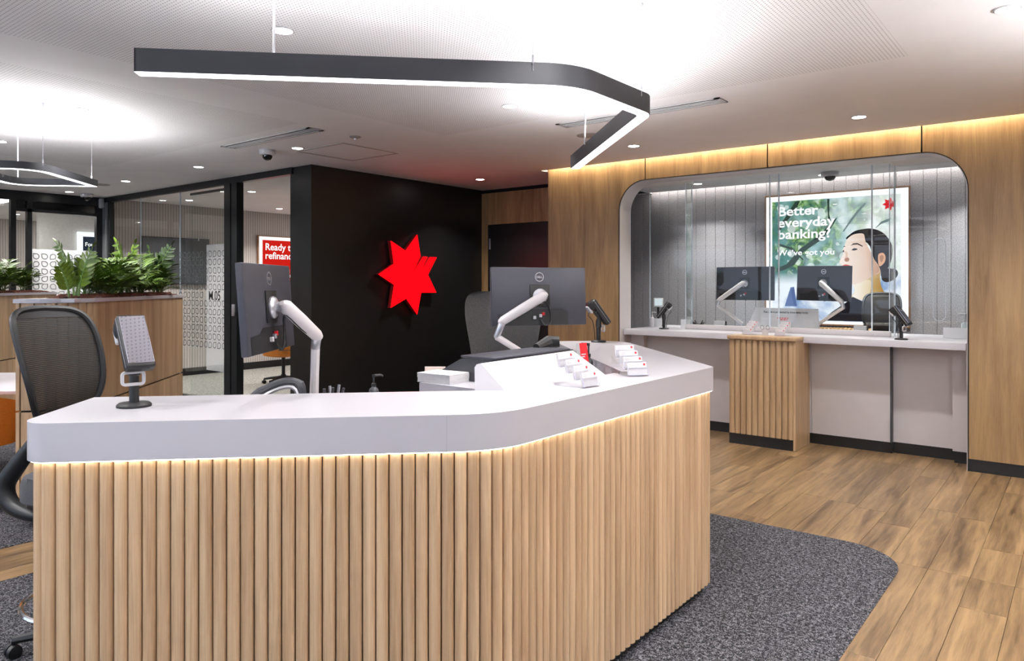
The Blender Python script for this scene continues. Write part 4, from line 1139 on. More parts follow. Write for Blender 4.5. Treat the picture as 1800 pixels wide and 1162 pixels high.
# shelf on the work surface that carries the small things
t = thing('desk_riser', 'white riser box on the work surface behind the counter front', 'riser', st(-0.43, 3.14, 0.74), C45)
MB().box(-0.36, 0.36, -0.24, 0.25, 0.0, 0.22, 0.004).build('riser_box', 'panel_white', t)
MB().box(-0.33, 0.33, 0.25, 0.2505, 0.02, 0.20).build('riser_opening', 'dark_gap', t, smooth=False)
monitor('dark monitor seen almost edge on at the left of the counter, on a pale arm', st(-0.445, 3.05, 0.96), st(-0.592, 2.845, 1.412), C45 + R(-7.2), R(-4), 0.52, 0.325,
        st(-0.425, 2.985, 1.298), st(-0.432, 3.0, 1.245), st(-0.445, 3.05, 1.04), 0.06, roll=0.0)
monitor('dark monitor seen from behind at the centre, above the dark machine', st(0.70, 3.92, 0.74), st(0.618, 3.965, 1.434), C45 + R(-77.7), R(-3), 0.55, 0.315,
        st(0.412, 3.87, 1.307), st(0.381, 3.875, 1.222), st(0.70, 3.92, 1.02), 0.06)
monitor('left of the two dark monitors behind the teller glass', (-2.98, 7.86, 1.02), (-2.965, 7.9, 1.51), R(-90), R(-2), 0.645, 0.365,
        (-3.22, 7.80, 1.33), (-3.24, 7.80, 1.27), (-2.98, 7.86, 1.07), 0.05, 'teller monitors')
monitor('right of the two dark monitors behind the teller glass, tilted before the lightbox', (-2.22, 7.86, 1.02), (-2.14, 7.9, 1.51), R(-96), R(-2), 0.55, 0.36,
        (-1.95, 7.80, 1.33), (-1.93, 7.80, 1.27), (-2.22, 7.86, 1.07), 0.05, 'teller monitors', R(-0.8))

# ------------------------------------------------------------------ payment terminals
M['gloss'] = pm('glossy_display', rgb(178, 176, 184), 0.03, 1.0, vary=0.01)
def terminal(loc, rz, label):
    t = thing('payment_terminal', label, 'terminal', loc, rz, 'card payment terminals')
    MB().lathe([(0.053, 0), (0.053, 0.007), (0.046, 0.013), (0.015, 0.015)], n=28).build('base_disc', 'plastic', t)
    MB().lathe([(0.015, 0.012), (0.015, 0.10), (0.019, 0.105), (0.019, 0.145), (0.012, 0.165)], n=16).build('pole', 'plastic', t)
    tau = R(54); a = Vector((math.cos(tau), 0, -math.sin(tau))); n = Vector((math.sin(tau), 0, math.cos(tau)))
    c = Vector((0.012, 0, 0.212))
    m = Matrix(((a.x, 0, n.x, c.x), (a.y, 1, n.y, c.y), (a.z, 0, n.z, c.z), (0, 0, 0, 1)))
    MB().box(-0.100, 0.100, -0.044, 0.044, -0.026, 0.014, 0.008, 3, m).build('body', 'plastic', t)
    MB().box(-0.094, 0.088, -0.040, 0.040, 0.0135, 0.0155, 0.002, 1, m).build('display', 'gloss', t)
    MB().box(-0.096, 0.094, -0.0445, 0.0445, -0.003, 0.000, 0.001, 1, m).build('trim_line', 'white_plastic', t)
    bl = MB(); mm = m @ Matrix.Translation((-0.072, 0, -0.034)) @ Matrix.Rotation(R(90), 4, 'X')
    bl.lathe([(0.018, -0.043), (0.029, -0.038), (0.029, 0.038), (0.018, 0.043)], n=20, mat=mm); bl.build('printer_roll', 'plastic', t)
    MB().box(-0.086, -0.03, -0.041, 0.041, -0.066, -0.050, 0.006, 2, m).build('paper_cover', 'white_plastic', t)
    MB().box(0.092, 0.101, -0.028, 0.028, -0.006, 0.002, 0.002, 1, m).build('card_slot', 'plastic', t)
    MB().box(-0.03, 0.06, -0.02, 0.02, -0.042, -0.024, 0.004, 2, m).build('cradle', 'plastic', t)
    rp = arc_path([(-0.037, -0.024), (0.037, -0.024), (0.037, 0.024), (-0.037, 0.024)], [0.014] * 4, True, 6)
    rg = band(MB(), rp, 0, 0.0095, -0.004, 0.004, True)
    rg.xf(Matrix.Translation((0.030, -0.012, 0.096)) @ Matrix(((0, 0, 1, 0), (1, 0, 0, 0), (0, 1, 0, 0), (0, 0, 0, 1)))); rg.build('hand_loop', 'white_plastic', t)
    MB().tube(smooth_pts([m @ Vector((-0.04, 0, -0.035)), Vector((-0.075, 0, 0.19)), Vector((-0.045, 0, 0.15)), Vector((-0.03, 0, 0.08)), Vector((-0.025, 0, 0.014))], 14), 0.0028, 6).build('cable', 'plastic', t)
    return t
T0 = terminal(st(-0.945, 2.535, 1.10), R(-8), 'payment terminal with a shiny screen on the left end of the reception counter')
dup(T0, st(1.20, 4.99, 1.10), R(48), 'payment terminal on the far right wing of the reception counter')
dup(T0, (-3.60, 7.22, 1.02), R(205), 'payment terminal at the left end of the teller counter, facing left')
dup(T0, (-1.285, 7.10, 1.02), R(-12), 'payment terminal at the right end of the teller counter')

# ------------------------------------------------------------------ card holders and cards
def mini_star(r):
    return [(r * (1 if k % 2 == 0 else 0.5) * math.cos(PI * k / 7 + PI), r * (1 if k % 2 == 0 else 0.5) * math.sin(PI * k / 7 + PI)) for k in range(14)]
STEPX, STEPZ, LEAN = 0.040, 0.022, R(14)
def tier(k): return Matrix.Translation((-k * STEPX, 0, 0.006 + k * STEPZ)) @ Matrix.Rotation(-LEAN, 4, 'Y')
VERT = Matrix(((0, 0, 1, 0), (1, 0, 0, 0), (0, 1, 0, 0), (0, 0, 0, 1)))      # (a,b,h) -> (h, a, b)
def holder(loc, rz, label, where, sc=1.0):
    t = thing('card_holder', label, 'holder', loc, rz, 'four tier card holders')
    MB().box(-4 * STEPX, 0.012, -0.048, 0.048, 0, 0.003).build('base_plate', 'acrylic', t, smooth=False)
    for k in range(4):
        m = tier(k)
        MB().box(0.0105, 0.012, -0.048, 0.048, 0, 0.032, 0, 1, m).box(-0.004, 0.012, -0.048, 0.048, -0.002, -0.0005, 0, 1, m).build('pocket', 'acrylic', t, smooth=False)
        MB().box(0.0105, 0.0122, -0.0485, -0.0475, -0.002, 0.032, 0, 1, m).box(0.0105, 0.0122, 0.0475, 0.0485, -0.002, 0.032, 0, 1, m).box(0.0105, 0.0122, -0.048, 0.048, 0.031, 0.0322, 0, 1, m).box(0.0105, 0.0122, -0.048, 0.048, -0.002, -0.0005, 0, 1, m).build('pocket_edge', 'acr_edge', t, smooth=False)
    for s_ in (-0.0475, 0.0465):
        MB().prism([(-4 * STEPX, 0), (0.012, 0), (0.012, 0.006), (-4 * STEPX, 0.08)], s_, s_ + 0.001, XZ(0)).build('side_support', 'acrylic', t, smooth=False)
    base = Matrix.Translation(loc) @ Matrix.Rotation(rz, 4, 'Z')
    for k, nm in enumerate(('front', 'second', 'third', 'rear')):
        p = base @ Vector((-k * STEPX, 0, 0.006 + k * STEPZ))
        c = thing('business_cards', 'white star cards, %s tier of the %s' % (nm, where), 'cards', p, rz, 'white star cards in the tiered holders')
        r = Matrix.Rotation(-LEAN, 4, 'Y')
        MB().box(-0.0025, 0.0085, -0.0445, 0.0445, 0.0006, 0.054, 0, 1, r).build('card_stack', 'paper', c, smooth=False)
        MB().prism(mini_star(0.0075), 0.0086, 0.0089, r @ Matrix.Translation((0, 0.034, 0.044)) @ VERT).build('star_print', 'red', c, smooth=False)
        pr = MB()
        for j, wd_ in enumerate((0.022, 0.03, 0.018)): pr.box(0.0086, 0.0088, -0.038, -0.038 + wd_, 0.044 - j * 0.004, 0.0452 - j * 0.004, 0, 1, r)
        pr.build('text_print', 'ink', c, smooth=False)
    return t
holder((-1.525, 2.425, 1.10), R(-6), 'clear four tier card holder seen from its side, beside the sloping white block', 'holder beside the sloping block')
holder((-1.545, 2.845, 1.10), R(-34), 'clear four tier card holder facing the camera on the right wing of the counter', 'holder on the right counter wing')
holder((-2.57, 6.90, 1.02), R(-96), 'left clear card holder on the fluted pedestal', 'left holder on the pedestal')
holder((-2.26, 6.90, 1.02), R(-96), 'right clear card holder on the fluted pedestal', 'right holder on the pedestal')
t = thing('ring_tag_stand', 'small white tag stand with two black rings between the pedestal card holders', 'stand', (-2.41, 6.93, 1.02), R(-96))
MB().box(-0.004, 0.0, -0.03, 0.03, 0, 0.06).build('tag', 'paper', t, smooth=False)
MB().box(-0.03, 0.01, -0.03, 0.03, 0, 0.003).build('foot', 'acrylic', t, smooth=False)
for y in (-0.028, 0.028):
    ring_mesh(0.017, 0.0195, 0.002).xf(Matrix.Translation((0.0005, y, 0.072)) @ VERT).build('ring', 'ink_dark', t)

# ------------------------------------------------------------------ small things on the reception counter
def pump(loc, rz, label, r, h, bottle, head):
    t = thing('pump_bottle', label, 'bottle', loc, rz)
    MB().lathe([(r * .9, 0), (r, 0.004), (r, h * .55), (r * .92, h * .60), (r * .45, h * .66), (r * .4, h * .70)], n=20).build('bottle', bottle, t)
    MB().lathe([(r * .5, h * .69), (r * .5, h * .76), (r * .2, h * .77), (r * .2, h * .93), (r * .3, h * .94), (r * .3, h)], n=14).tube([(0, 0, h * .975), (r * 1.5, 0, h * .985), (r * 1.9, 0, h * .95)], [r * .26, r * .22, r * .16], 8).build('pump_head', head, t)
    return t
pump(st(-0.215, 3.18, 0.96), R(60), 'dark pump bottle standing against the black wall behind the counter', 0.021, 0.155, 'plastic_dk', 'plastic')
t = thing('desk_phone', 'dark desk phone with a silver edge below the left monitor', 'phone', st(-0.60, 2.99, 0.96), C45)
MB().prism([(-0.10, 0), (0.10, 0), (0.10, 0.02), (-0.08, 0.055)], -0.07, 0.07, XZ(0), 0.004).build('base', 'plastic', t)
MB().tube(smooth_pts([(-0.07, -0.03, 0.085), (-0.02, -0.03, 0.125), (0.05, -0.03, 0.155), (0.105, -0.03, 0.15), (0.115, -0.03, 0.11)], 14), [0.024] * 4 + [0.019] * 7 + [0.024] * 4, 10).build('handset', 'plastic_dk', t)
MB().tube(smooth_pts([(-0.05, -0.05, 0.085), (0.0, -0.052, 0.118), (0.06, -0.052, 0.14), (0.10, -0.05, 0.13), (0.12, -0.05, 0.06)], 12), 0.008, 6).build('silver_edge', 'silver', t)
MB().box(-0.03, 0.10, -0.01, 0.06, 0.0, 0.06, 0.004).build('cradle', 'plastic', t)
t = thing('pen_cup', 'dark cup of pens beside the foot of the left monitor arm', 'cup', st(-0.365, 2.975, 0.96), C45)
MB().lathe([(0.032, 0), (0.036, 0.004), (0.038, 0.09), (0.033, 0.09), (0.031, 0.01)], n=18).build('cup', 'plastic', t)
for i, (x, y, lx, ly, mt) in enumerate(((-.02, 0, -.03, 0, 'plastic_dk'), (0.0, .01, -.01, .02, 'silver'), (.012, -.01, .03, -.01, 'silver'), (.02, .01, .045, .01, 'plastic_dk'), (-.005, -.015, .008, -.03, 'plastic_dk'))):
    pn = tag(MB().tube([(0, 0, 0), (lx - x, ly - y, 0.115 + .008 * (i % 3))], 0.0055, 8).build('pen', mt), '%s pen leaning in the dark cup%s' % (('grey', 'silver', 'silver', 'charcoal', 'black')[i], (', leftmost of them', ' at the back', ' leaning right', ', rightmost of them', ' nearest the camera')[i]), 'pen', 'pens in the dark cup')
    q_ = t.matrix_basis @ Vector((x, y, 0.012)); pn.location = q_; pn.rotation_euler = (0, 0, C45)
t_ = pump(st(0.86, 3.80, 0.955), R(200), 'black pump bottle behind the red leaflets on the staff side', 0.024, 0.235, 'plastic', 'plastic')
MB().box(0.74, 0.97, 3.36, 4.25, 0.74, 0.955, 0.004).build('wing_shelf_box', 'panel_white', RC, OFF)
t = thing('leaflet_stack', 'upright stack of red leaflets in front of the black pump bottle', 'leaflets', st(0.81, 3.62, 0.955), C45 + R(-58))
MB().box(-0.012, 0.012, -0.026, 0.026, 0.0, 0.25, 0, 1, Matrix.Rotation(R(-9), 4, 'Y')).build('leaflet_block', 'paper', t, smooth=False)
MB().box(0.0121, 0.0128, -0.026, 0.026, 0.0, 0.25, 0, 1, Matrix.Rotation(R(-9), 4, 'Y')).build('red_cover', 'red', t, smooth=False)
for z, wd_ in ((0.19, 0.03), (0.178, 0.022)):
    MB().box(0.0129, 0.0133, -0.02, -0.02 + wd_, z, z + 0.006, 0, 1, Matrix.Rotation(R(-9), 4, 'Y')).build('text_print', 'paper', t, smooth=False)
MB().box(-0.016, 0.02, -0.03, 0.03, 0, 0.006).build('holder_foot', 'acrylic', t, smooth=False)

# ------------------------------------------------------------------ teller counter
t = thing('teller_counter', 'long white teller counter under the glass screens', 'counter', (-2.37, 7.4, 0))
o_ = (2.37, -7.4, 0)
MB().prism([(-3.945, 6.965), (-0.79, 6.965), (-0.79, 8.0), (-3.945, 8.0)], 0.962, 1.02, bev=0.003).build('countertop', 'solid_white', t, o_)
# front panels: forward bays at the centre and ends, set back where people sit
def lean(x0, x1, yt, yb, name='front_panel'):
    mb = MB().box(x0, x1, 0, 0.02, 0.10, 0.962)
    for v in mb.bm.verts: v.co.y += yb + (yt - yb) * (v.co.z - 0.10) / 0.862
    return mb.build(name, 'panel_white', t, o_, smooth=False)
lean(-3.385, -2.06, 7.15, 7.185); lean(-2.055, -1.385, 7.15, 7.185)
lean(-3.95, -3.80, 7.14, 7.14); lean(-0.905, -0.785, 7.14, 7.14)
MB().box(-3.80, -3.405, 7.23, 7.25, 0.10, 0.962).build('recess_panel', 'panel_white', t, o_, smooth=False)
MB().box(-1.372, -0.905, 7.23, 7.25, 0.10, 0.962).build('recess_panel', 'panel_white', t, o_, smooth=False)
MB().box(-3.405, -3.385, 7.165, 7.25, 0.10, 0.962).build('side_panel', 'panel_white', t, o_, smooth=False)
MB().box(-1.385, -1.372, 7.165, 7.25, 0.10, 0.962).build('side_panel', 'plastic_dk', t, o_, smooth=False)
for a, b in ((-3.82, -3.80), (-0.905, -0.885)): MB().box(a, b, 7.16, 7.25, 0.10, 0.962).build('side_panel', 'panel_white', t, o_, smooth=False)
MB().box(-3.395, -1.375, 7.205, 7.23, 0, 0.10).box(-3.95, -3.81, 7.16, 7.18, 0, 0.10).box(-0.895, -0.785, 7.16, 7.18, 0, 0.10).box(-3.81, -3.395, 7.25, 7.27, 0, 0.10).box(-1.375, -0.895, 7.25, 7.27, 0, 0.10).build('plinth', 'black', t, o_, smooth=False)
MB().box(-3.42, -1.42, 7.352, 7.40, 1.02, 1.072, 0.003).build('screen_channel', 'panel_white', t, o_)
for x in (-3.30, -2.88, -1.99, -1.55): MB().lathe([(0.007, 0), (0.007, 0.004), (0.002, 0.005)], (0, 0, 0), 10, Matrix.Translation((x, 7.351, 1.035)) @ Matrix.Rotation(R(90), 4, 'X')).build('screw', 'silver', t, o_)
# fluted pedestal
t = thing('fluted_pedestal', 'waist high fluted timber pedestal in front of the teller counter', 'pedestal', (-2.39, 6.95, 0))
o_ = (2.39, -6.95, 0)
MB().box(-2.685, -2.075, 6.755, 6.96, 0.0, 0.985).build('carcass', 'ped', t, o_, smooth=False)
MB().box(-2.07 - 0.018, -2.07, 6.735, 7.165, 0.005, 0.985).build('side_panel', 'ped', t, o_, smooth=False)
MB().box(-2.69, -2.672, 6.76, 7.165, 0.10, 0.985).build('side_panel', 'ped', t, o_, smooth=False)
MB().box(-2.685, -2.088, 6.745, 6.755, 0, 0.098).build('plinth', 'black', t, o_, smooth=False)
MB().box(-2.70, -2.064, 6.722, 6.96, 0.985, 1.02, 0.004).build('top_board', 'ped', t, o_)
pm_ = MB().prism([(-0.0265, 0.004)] + [(0.0265 * math.sin(R(a)), -0.018 * math.cos(R(a))) for a in range(-90, 91, 18)] + [(0.0265, 0.004)], 0, 0.88).mesh('slat')
for k in range(11):
    inst('slat', pm_, 'ped', t, Matrix.Translation((-2.66 + k * 0.0548 + 2.39, 6.752 - 6.95, 0.100)))
# glass screens
def screen(label, x0, x1, y, z0, z1):
    g_ = thing('glass_screen', label, 'screen', ((x0 + x1) / 2, y, z0), 0, 'teller glass screens')
    hx, h = (x1 - x0) / 2, z1 - z0
    MB().box(-hx + .003, hx - .003, -0.005, 0.005, 0, h).build('pane', 'glass', g_, smooth=False)
    for sg in (-1, 1):
        MB().box(sg * hx - .003, sg * hx + .003, -0.0052, 0.0052, 0, h).build('pane_edge', 'edge', g_, smooth=False)
    return g_
def side_screen(label, x, y0, y1, z0, z1):
    g_ = thing('glass_screen', label, 'screen', (x, (y0 + y1) / 2, z0), 0, 'teller glass screens')
    hy, h = (y1 - y0) / 2, z1 - z0
    MB().box(-0.005, 0.005, -hy, hy - .006, 0, h).build('pane', 'glass', g_, smooth=False)
    MB().box(-0.0052, 0.0052, hy - .006, hy, 0, h).build('pane_edge', 'edge', g_, smooth=False)
screen('glass screen left of the pedestal above the long white channel', -3.42, -2.52, 7.376, 1.072, 2.60)
screen('narrow glass screen behind the pedestal card holders', -2.515, -2.43, 7.376, 1.072, 2.60)
screen('glass screen in front of the lightbox above the long white channel', -2.425, -1.58, 7.376, 1.072, 2.60)
screen('narrow glass screen right of the lightbox portrait', -1.575, -1.43, 7.376, 1.072, 2.60)
side_screen('glass return pane at the right step of the teller screens', -1.425, 7.385, 7.56, 1.02, 2.60)
side_screen('glass return pane at the left step of the teller screens', -3.425, 7.385, 7.54, 1.02, 2.60)
a_ = screen('glass screen at the far left bay of the teller counter', -3.94, -3.43, 7.55, 1.02, 2.60)
b_ = screen('glass screen at the far right bay with a rounded speech slot', -1.42, -0.80, 7.565, 1.02, 2.60)
for g_, x0, x1 in ((a_, -0.25, -0.10), (a_, 0.13, 0.25), (b_, 0.08, 0.30)):
    MB().box(x0, x1, -0.012, -0.006, 0.0, 0.095).build('frosted_guard', veil('frosted_guard_film', (0.85, 0.86, 0.88, 1), 0.55), g_, smooth=False)
slot = arc_path([(-0.05, 0.45), (0.05, 0.45), (0.05, 1.2), (-0.05, 1.2)], [0.05] * 4, True, 6)
mb = band(MB(), slot, 0, 0.004, -0.0065, -0.0052, True); mb.xf(Matrix.Translation((0.05, 0, -0.3)) @ XZ(0)); mb.build('speech_slot', 'edge', b_)

# things standing on the teller counter
t = thing('time_lock_sign', 'sloping white notice block behind the glass between the two teller monitors', 'sign', (-2.47, 7.60, 1.02))
mb = MB().prism([(-0.37, 0), (0.37, 0), (0.33, 0.235), (-0.30, 0.235)], -0.01, 0.01, XZ(0))
for v in mb.bm.verts: v.co.y += v.co.z * 0.35
mb.build('panel', 'white_plastic', t, smooth=False)
MB().box(-0.35, 0.35, 0.0, 0.16, 0, 0.008).build('foot', 'white_plastic', t, smooth=False)
sl_ = Matrix.Translation((0, -0.0105, 0)) @ Matrix(((1, 0, 0, 0), (0, 0.35, -1, 0), (0, 1, 0.0, 0), (0, 0, 0, 1)))
text('notice_line', 'This safe is protected by time delay locks', 0.027, 'ink_dark', t, sl_ @ Matrix.Translation((-0.21, 0.185, 0.001)), 0.0004)
for j, (x0, x1) in enumerate(((-0.06, 0.06), (-0.05, 0.045))):
    pr = MB()
    x = x0
    while x < x1:
        l_ = random.uniform(.012, .026); pr.box(x, min(x + l_, x1), 0, 0.009, 0, 0.0006, 0, 1, sl_ @ Matrix.Translation((0, 0.13 - j * 0.016, 0.0008))); x += l_ + 0.007
    pr.build('red_print', 'red', t, smooth=False)
t = thing('coin_tray', 'brown ribbed coin tray below the right teller monitor', 'tray', (-1.92, 7.72, 1.02))
MB().box(-0.26, 0.26, -0.06, 0.08, 0, 0.02, 0.003).build('tray', 'plastic', t)
for k in range(14):
    MB().tube([(-0.24 + k * 0.037, -0.06, 0.034), (-0.24 + k * 0.037, 0.075, 0.034)], 0.0165, 10).build('coin_tube', pm('tan_tube', rgb(196, 160, 110), 0.4) if k == 0 else bpy.data.materials['tan_tube'], t)
for (x, y, lb) in ((-3.15, 7.64, 'blank white notice box below the left teller monitor'), (-1.72, 7.56, 'blank white notice box below the teller chair')):
    b2 = thing('notice_box', lb, 'box', (x, y, 1.02))
    MB().box(-0.055, 0.055, -0.02, 0.02, 0, 0.085, 0.002).build('front', 'white_plastic', b2)
    MB().box(-0.062, 0.062, 0.02, 0.05, 0, 0.082, 0.003).build('back', 'plastic', b2)
t = thing('pen_tray', 'small black pen tray on the teller counter left of the left monitor', 'tray', (-3.40, 7.66, 1.02))
MB().prism([(-0.035, 0), (0.035, 0), (0.06, 0.065), (0.035, 0.05), (0.0, 0.035), (-0.03, 0.055), (-0.06, 0.065)], -0.03, 0.03, XZ(0), 0.002).build('tray', 'plastic', t)
MB().tube([(-0.02, 0, 0.035), (-0.045, 0, 0.085)], 0.005, 6).tube([(0.02, 0, 0.035), (0.05, 0, 0.085)], 0.005, 6).build('pens_holder', 'plastic_dk', t)
pump((-0.875, 7.70, 1.02), R(180), 'clear hand sanitiser with a white pump at the right end of the teller counter', 0.034, 0.215, 'gel', 'white_plastic')
MB().box(-0.033, -0.0335, -0.022, 0.022, 0.05, 0.11).build('label_patch', 'ink', bpy.data.objects['pump_bottle.002'], smooth=False)
pump((-3.865, 7.46, 1.02), R(0), 'white pump bottle at the left end of the teller counter', 0.026, 0.17, 'white_plastic', 'white_plastic')
t = thing('tablet_stand', 'small white tablet tilted on a stand at the left end of the teller counter', 'tablet', (-3.90, 7.68, 1.02), R(-60))
MB().box(-0.05, 0.05, -0.05, 0.05, 0, 0.012, 0.003).build('foot', 'plastic', t)
MB().tube([(-0.01, 0, 0.01), (-0.01, 0, 0.24)], 0.013, 10).build('post', 'plastic', t)
mm = Matrix.Translation((0.01, 0, 0.27)) @ Matrix.Rotation(R(-28), 4, 'Y')
MB().box(-0.008, 0.008, -0.055, 0.055, -0.055, 0.06, 0.005, 2, mm).build('case', 'white_plastic', t)
MB().box(0.0081, 0.0095, -0.043, 0.043, -0.04, 0.048, 0, 1, mm).build('display', em('tablet_display', rgb(214, 226, 230), 0.3), t, smooth=False)

# ------------------------------------------------------------------ lightboxes
PX, PZ = -2.462, 1.0
t = thing('portrait_lightbox', 'large lit poster of a woman in profile with white lettering on the felt wall', 'lightbox', (PX, 9.51, PZ))
mb = band(MB(), [Vector(p) for p in ((-0.835, 0.0), (0.835, 0.0), (0.835, 1.635), (-0.835, 1.635))], -0.004, 0.014, -0.03, 0.0, True); mb.xf(XZ(0)); mb.build('frame', pm('bronze_trim', rgb(150, 112, 84), 0.4, 0.3), t, smooth=False)
MB().box(-0.822, 0.822, -0.022, 0, 0.012, 1.622).build('lit_border', 'white_lit', t, smooth=False)
MB().box(-0.745, 0.742, -0.0232, -0.0225, 0.05, 1.556).build('print', 'poster', t, smooth=False)
layer = [0]
def art(name, pts, mat):
    layer[0] += 1
    y = -0.0232 - 0.00025 * layer[0]
    mb = MB(); mb.poly([(x - PX, y, z - PZ) for x, z in pts]); return mb.build(name, mat, t, smooth=False)
E_ = {k: em('print_' + k, rgb(*v), 0.33) for k, v in dict(branch=(44, 62, 52), twig=(112, 130, 130), hair=(34, 32, 36), hair2=(58, 54, 58), face=(238, 214, 200), shade=(206, 168, 146), shade2=(178, 132, 108), neck=(196, 160, 92), neck2=(224, 198, 150), shirt=(30, 28, 34), collar=(196, 196, 186), brow=(46, 38, 36), lips=(206, 88, 66), red=(214, 22, 34), blue=(92, 112, 160), dim=(176, 188, 206), white=(255, 255, 255), ear=(222, 170, 140)).items()}
E_['face'] = print_grad('print_face_tone', rgb(246, 230, 220), rgb(208, 172, 148), 0.08, 0.56, 0.33, 0.18)
E_['shade'] = print_grad('print_cheek_tone', rgb(224, 192, 172), rgb(184, 140, 112), 0.38, 0.52, 0.33)
E_['neck'] = print_grad('print_neck_tone', rgb(232, 212, 170), rgb(178, 138, 74), 0.26, 0.54, 0.33)
E_['neck2'] = print_grad('print_throat_tone', rgb(244, 236, 226), rgb(222, 196, 150), 0.22, 0.46, 0.33)
E_['hair'] = print_grad('print_hair_tone', rgb(22, 22, 26), rgb(70, 64, 66), 0.2, 0.8, 0.33, 0.5, 22.0)
def smooth_poly(pts, n=4):
    out = []; m = len(pts)
    for i in range(m):
        p0, p1, p2, p3 = [Vector(pts[(i + k - 1) % m]) for k in range(4)]
        for k in range(n):
            u = k / n
            v = 0.5 * ((2 * p1) + (p2 - p0) * u + (2 * p0 - 5 * p1 + 4 * p2 - p3) * u * u + (3 * p1 - p0 - 3 * p2 + p3) * u ** 3)
            out.append((v.x, v.y))
    return out
for b_ in ([(-3.137, 2.214), (-3.019, 2.388), (-2.917, 2.545), (-2.859, 2.55), (-2.902, 2.455), (-2.989, 2.341), (-3.107, 2.183)],
           [(-3.152, 1.703), (-3.019, 1.761), (-2.859, 1.95), (-2.717, 2.048), (-2.591, 2.145), (-2.481, 2.27), (-2.413, 2.323), (-2.467, 2.226), (-2.591, 2.058), (-2.717, 1.975), (-2.816, 1.904), (-2.931, 1.744), (-3.048, 1.686), (-3.144, 1.657)],
           [(-2.536, 2.55), (-2.508, 2.55), (-2.511, 2.358), (-2.481, 2.241), (-2.522, 2.272)],
           [(-2.096, 2.46), (-2.187, 2.353), (-2.266, 2.244), (-2.346, 2.134), (-2.353, 2.149), (-2.266, 2.287), (-2.187, 2.395), (-2.109, 2.475)],
           [(-3.107, 2.018), (-2.96, 1.968), (-2.816, 1.816), (-2.823, 1.801), (-2.975, 1.939), (-3.115, 1.995)],
           [(-1.817, 2.276), (-1.854, 2.237), (-1.93, 2.213), (-1.993, 2.16), (-1.987, 2.174), (-1.93, 2.241), (-1.867, 2.265)]):
    art('branch_print', b_, E_['branch' if b_[0][0] < -2.5 else 'twig'])
art('figure_print', [(-2.975, 1.462), (-2.931, 1.47), (-2.909, 1.314), (-2.895, 1.225), (-3.048, 1.223), (-3.004, 1.373)], E_['blue'])
art('neck_print', smooth_poly([(-2.226, 1.521), (-2.089, 1.569), (-1.955, 1.659), (-1.936, 1.673), (-1.942, 1.576), (-1.927, 1.479), (-1.895, 1.40), (-1.898, 1.327), (-2.24, 1.322), (-2.22, 1.422)]), E_['neck'])
art('neck_print', smooth_poly([(-2.226, 1.521), (-2.12, 1.55), (-2.04, 1.54), (-2.05, 1.42), (-2.08, 1.33), (-2.24, 1.322), (-2.22, 1.422)]), E_['neck2'])
art('shirt_print', [(-2.60, 1.055), (-2.591, 1.06), (-2.481, 1.161), (-2.319, 1.279), (-2.24, 1.351), (-2.135, 1.30), (-2.019, 1.31), (-1.90, 1.396), (-1.78, 1.355), (-1.725, 1.31), (-1.725, 1.055)], E_['shirt'])
art('hair_print', smooth_poly([(-2.309, 2.044), (-2.266, 2.109), (-2.2, 2.148), (-2.122, 2.161), (-2.057, 2.166), (-1.98, 2.149), (-1.905, 2.104), (-1.844, 2.027), (-1.811, 1.946), (-1.808, 1.856), (-1.827, 1.761), (-1.864, 1.679), (-1.927, 1.596), (-1.94, 1.673), (-2.006, 1.799), (-2.083, 1.997)]), E_['hair'])
art('hair_print', smooth_poly([(-1.927, 1.617), (-1.911, 1.658), (-1.867, 1.686), (-1.805, 1.685), (-1.761, 1.664), (-1.751, 1.616), (-1.78, 1.568), (-1.829, 1.537), (-1.879, 1.527), (-1.92, 1.555)]), E_['hair'])
art('face_print', smooth_poly([(-2.299, 2.054), (-2.24, 2.098), (-2.161, 2.112), (-2.115, 2.096), (-2.102, 2.025), (-2.077, 1.954), (-2.038, 1.883), (-2.006, 1.799), (-1.968, 1.742), (-1.94, 1.673), (-1.955, 1.631), (-2.019, 1.604), (-2.089, 1.555), (-2.161, 1.521), (-2.226, 1.499), (-2.286, 1.514), (-2.33, 1.549), (-2.349, 1.589), (-2.339, 1.621), (-2.362, 1.646), (-2.349, 1.671), (-2.37, 1.692), (-2.355, 1.718), (-2.367, 1.735), (-2.389, 1.761), (-2.386, 1.793), (-2.362, 1.842), (-2.346, 1.885), (-2.353, 1.92), (-2.335, 1.963), (-2.322, 2.012)], 3), E_['face'])
art('face_shade_print', smooth_poly([(-2.10, 2.0), (-2.06, 1.92), (-2.0, 1.79), (-1.955, 1.70), (-1.96, 1.64), (-2.03, 1.61), (-2.06, 1.70), (-2.09, 1.82)]), E_['shade'])
art('face_shade_print', smooth_poly([(-2.33, 1.90), (-2.32, 1.85), (-2.335, 1.81), (-2.30, 1.83), (-2.30, 1.89)]), E_['shade'])
art('face_shade_print', smooth_poly([(-2.333, 1.806), (-2.299, 1.826), (-2.279, 1.805), (-2.293, 1.777), (-2.326, 1.78)]), E_['shade2'])
art('brow_print', [(-2.266, 1.968), (-2.233, 1.995), (-2.187, 1.997), (-2.128, 1.959), (-2.132, 1.949), (-2.187, 1.98), (-2.233, 1.978)], E_['brow'])
art('brow_print', [(-2.352, 1.955), (-2.335, 1.968), (-2.318, 1.96), (-2.335, 1.956)], E_['brow'])
art('eye_print', [(-2.259, 1.915), (-2.226, 1.937), (-2.194, 1.93), (-2.185, 1.918), (-2.226, 1.907)], E_['hair2'])
art('eye_print', [(-2.355, 1.906), (-2.343, 1.92), (-2.335, 1.899), (-2.349, 1.889)], E_['hair2'])
art('lips_print', smooth_poly([(-2.367, 1.72), (-2.319, 1.742), (-2.259, 1.719), (-2.306, 1.691), (-2.359, 1.685)]), E_['lips'])
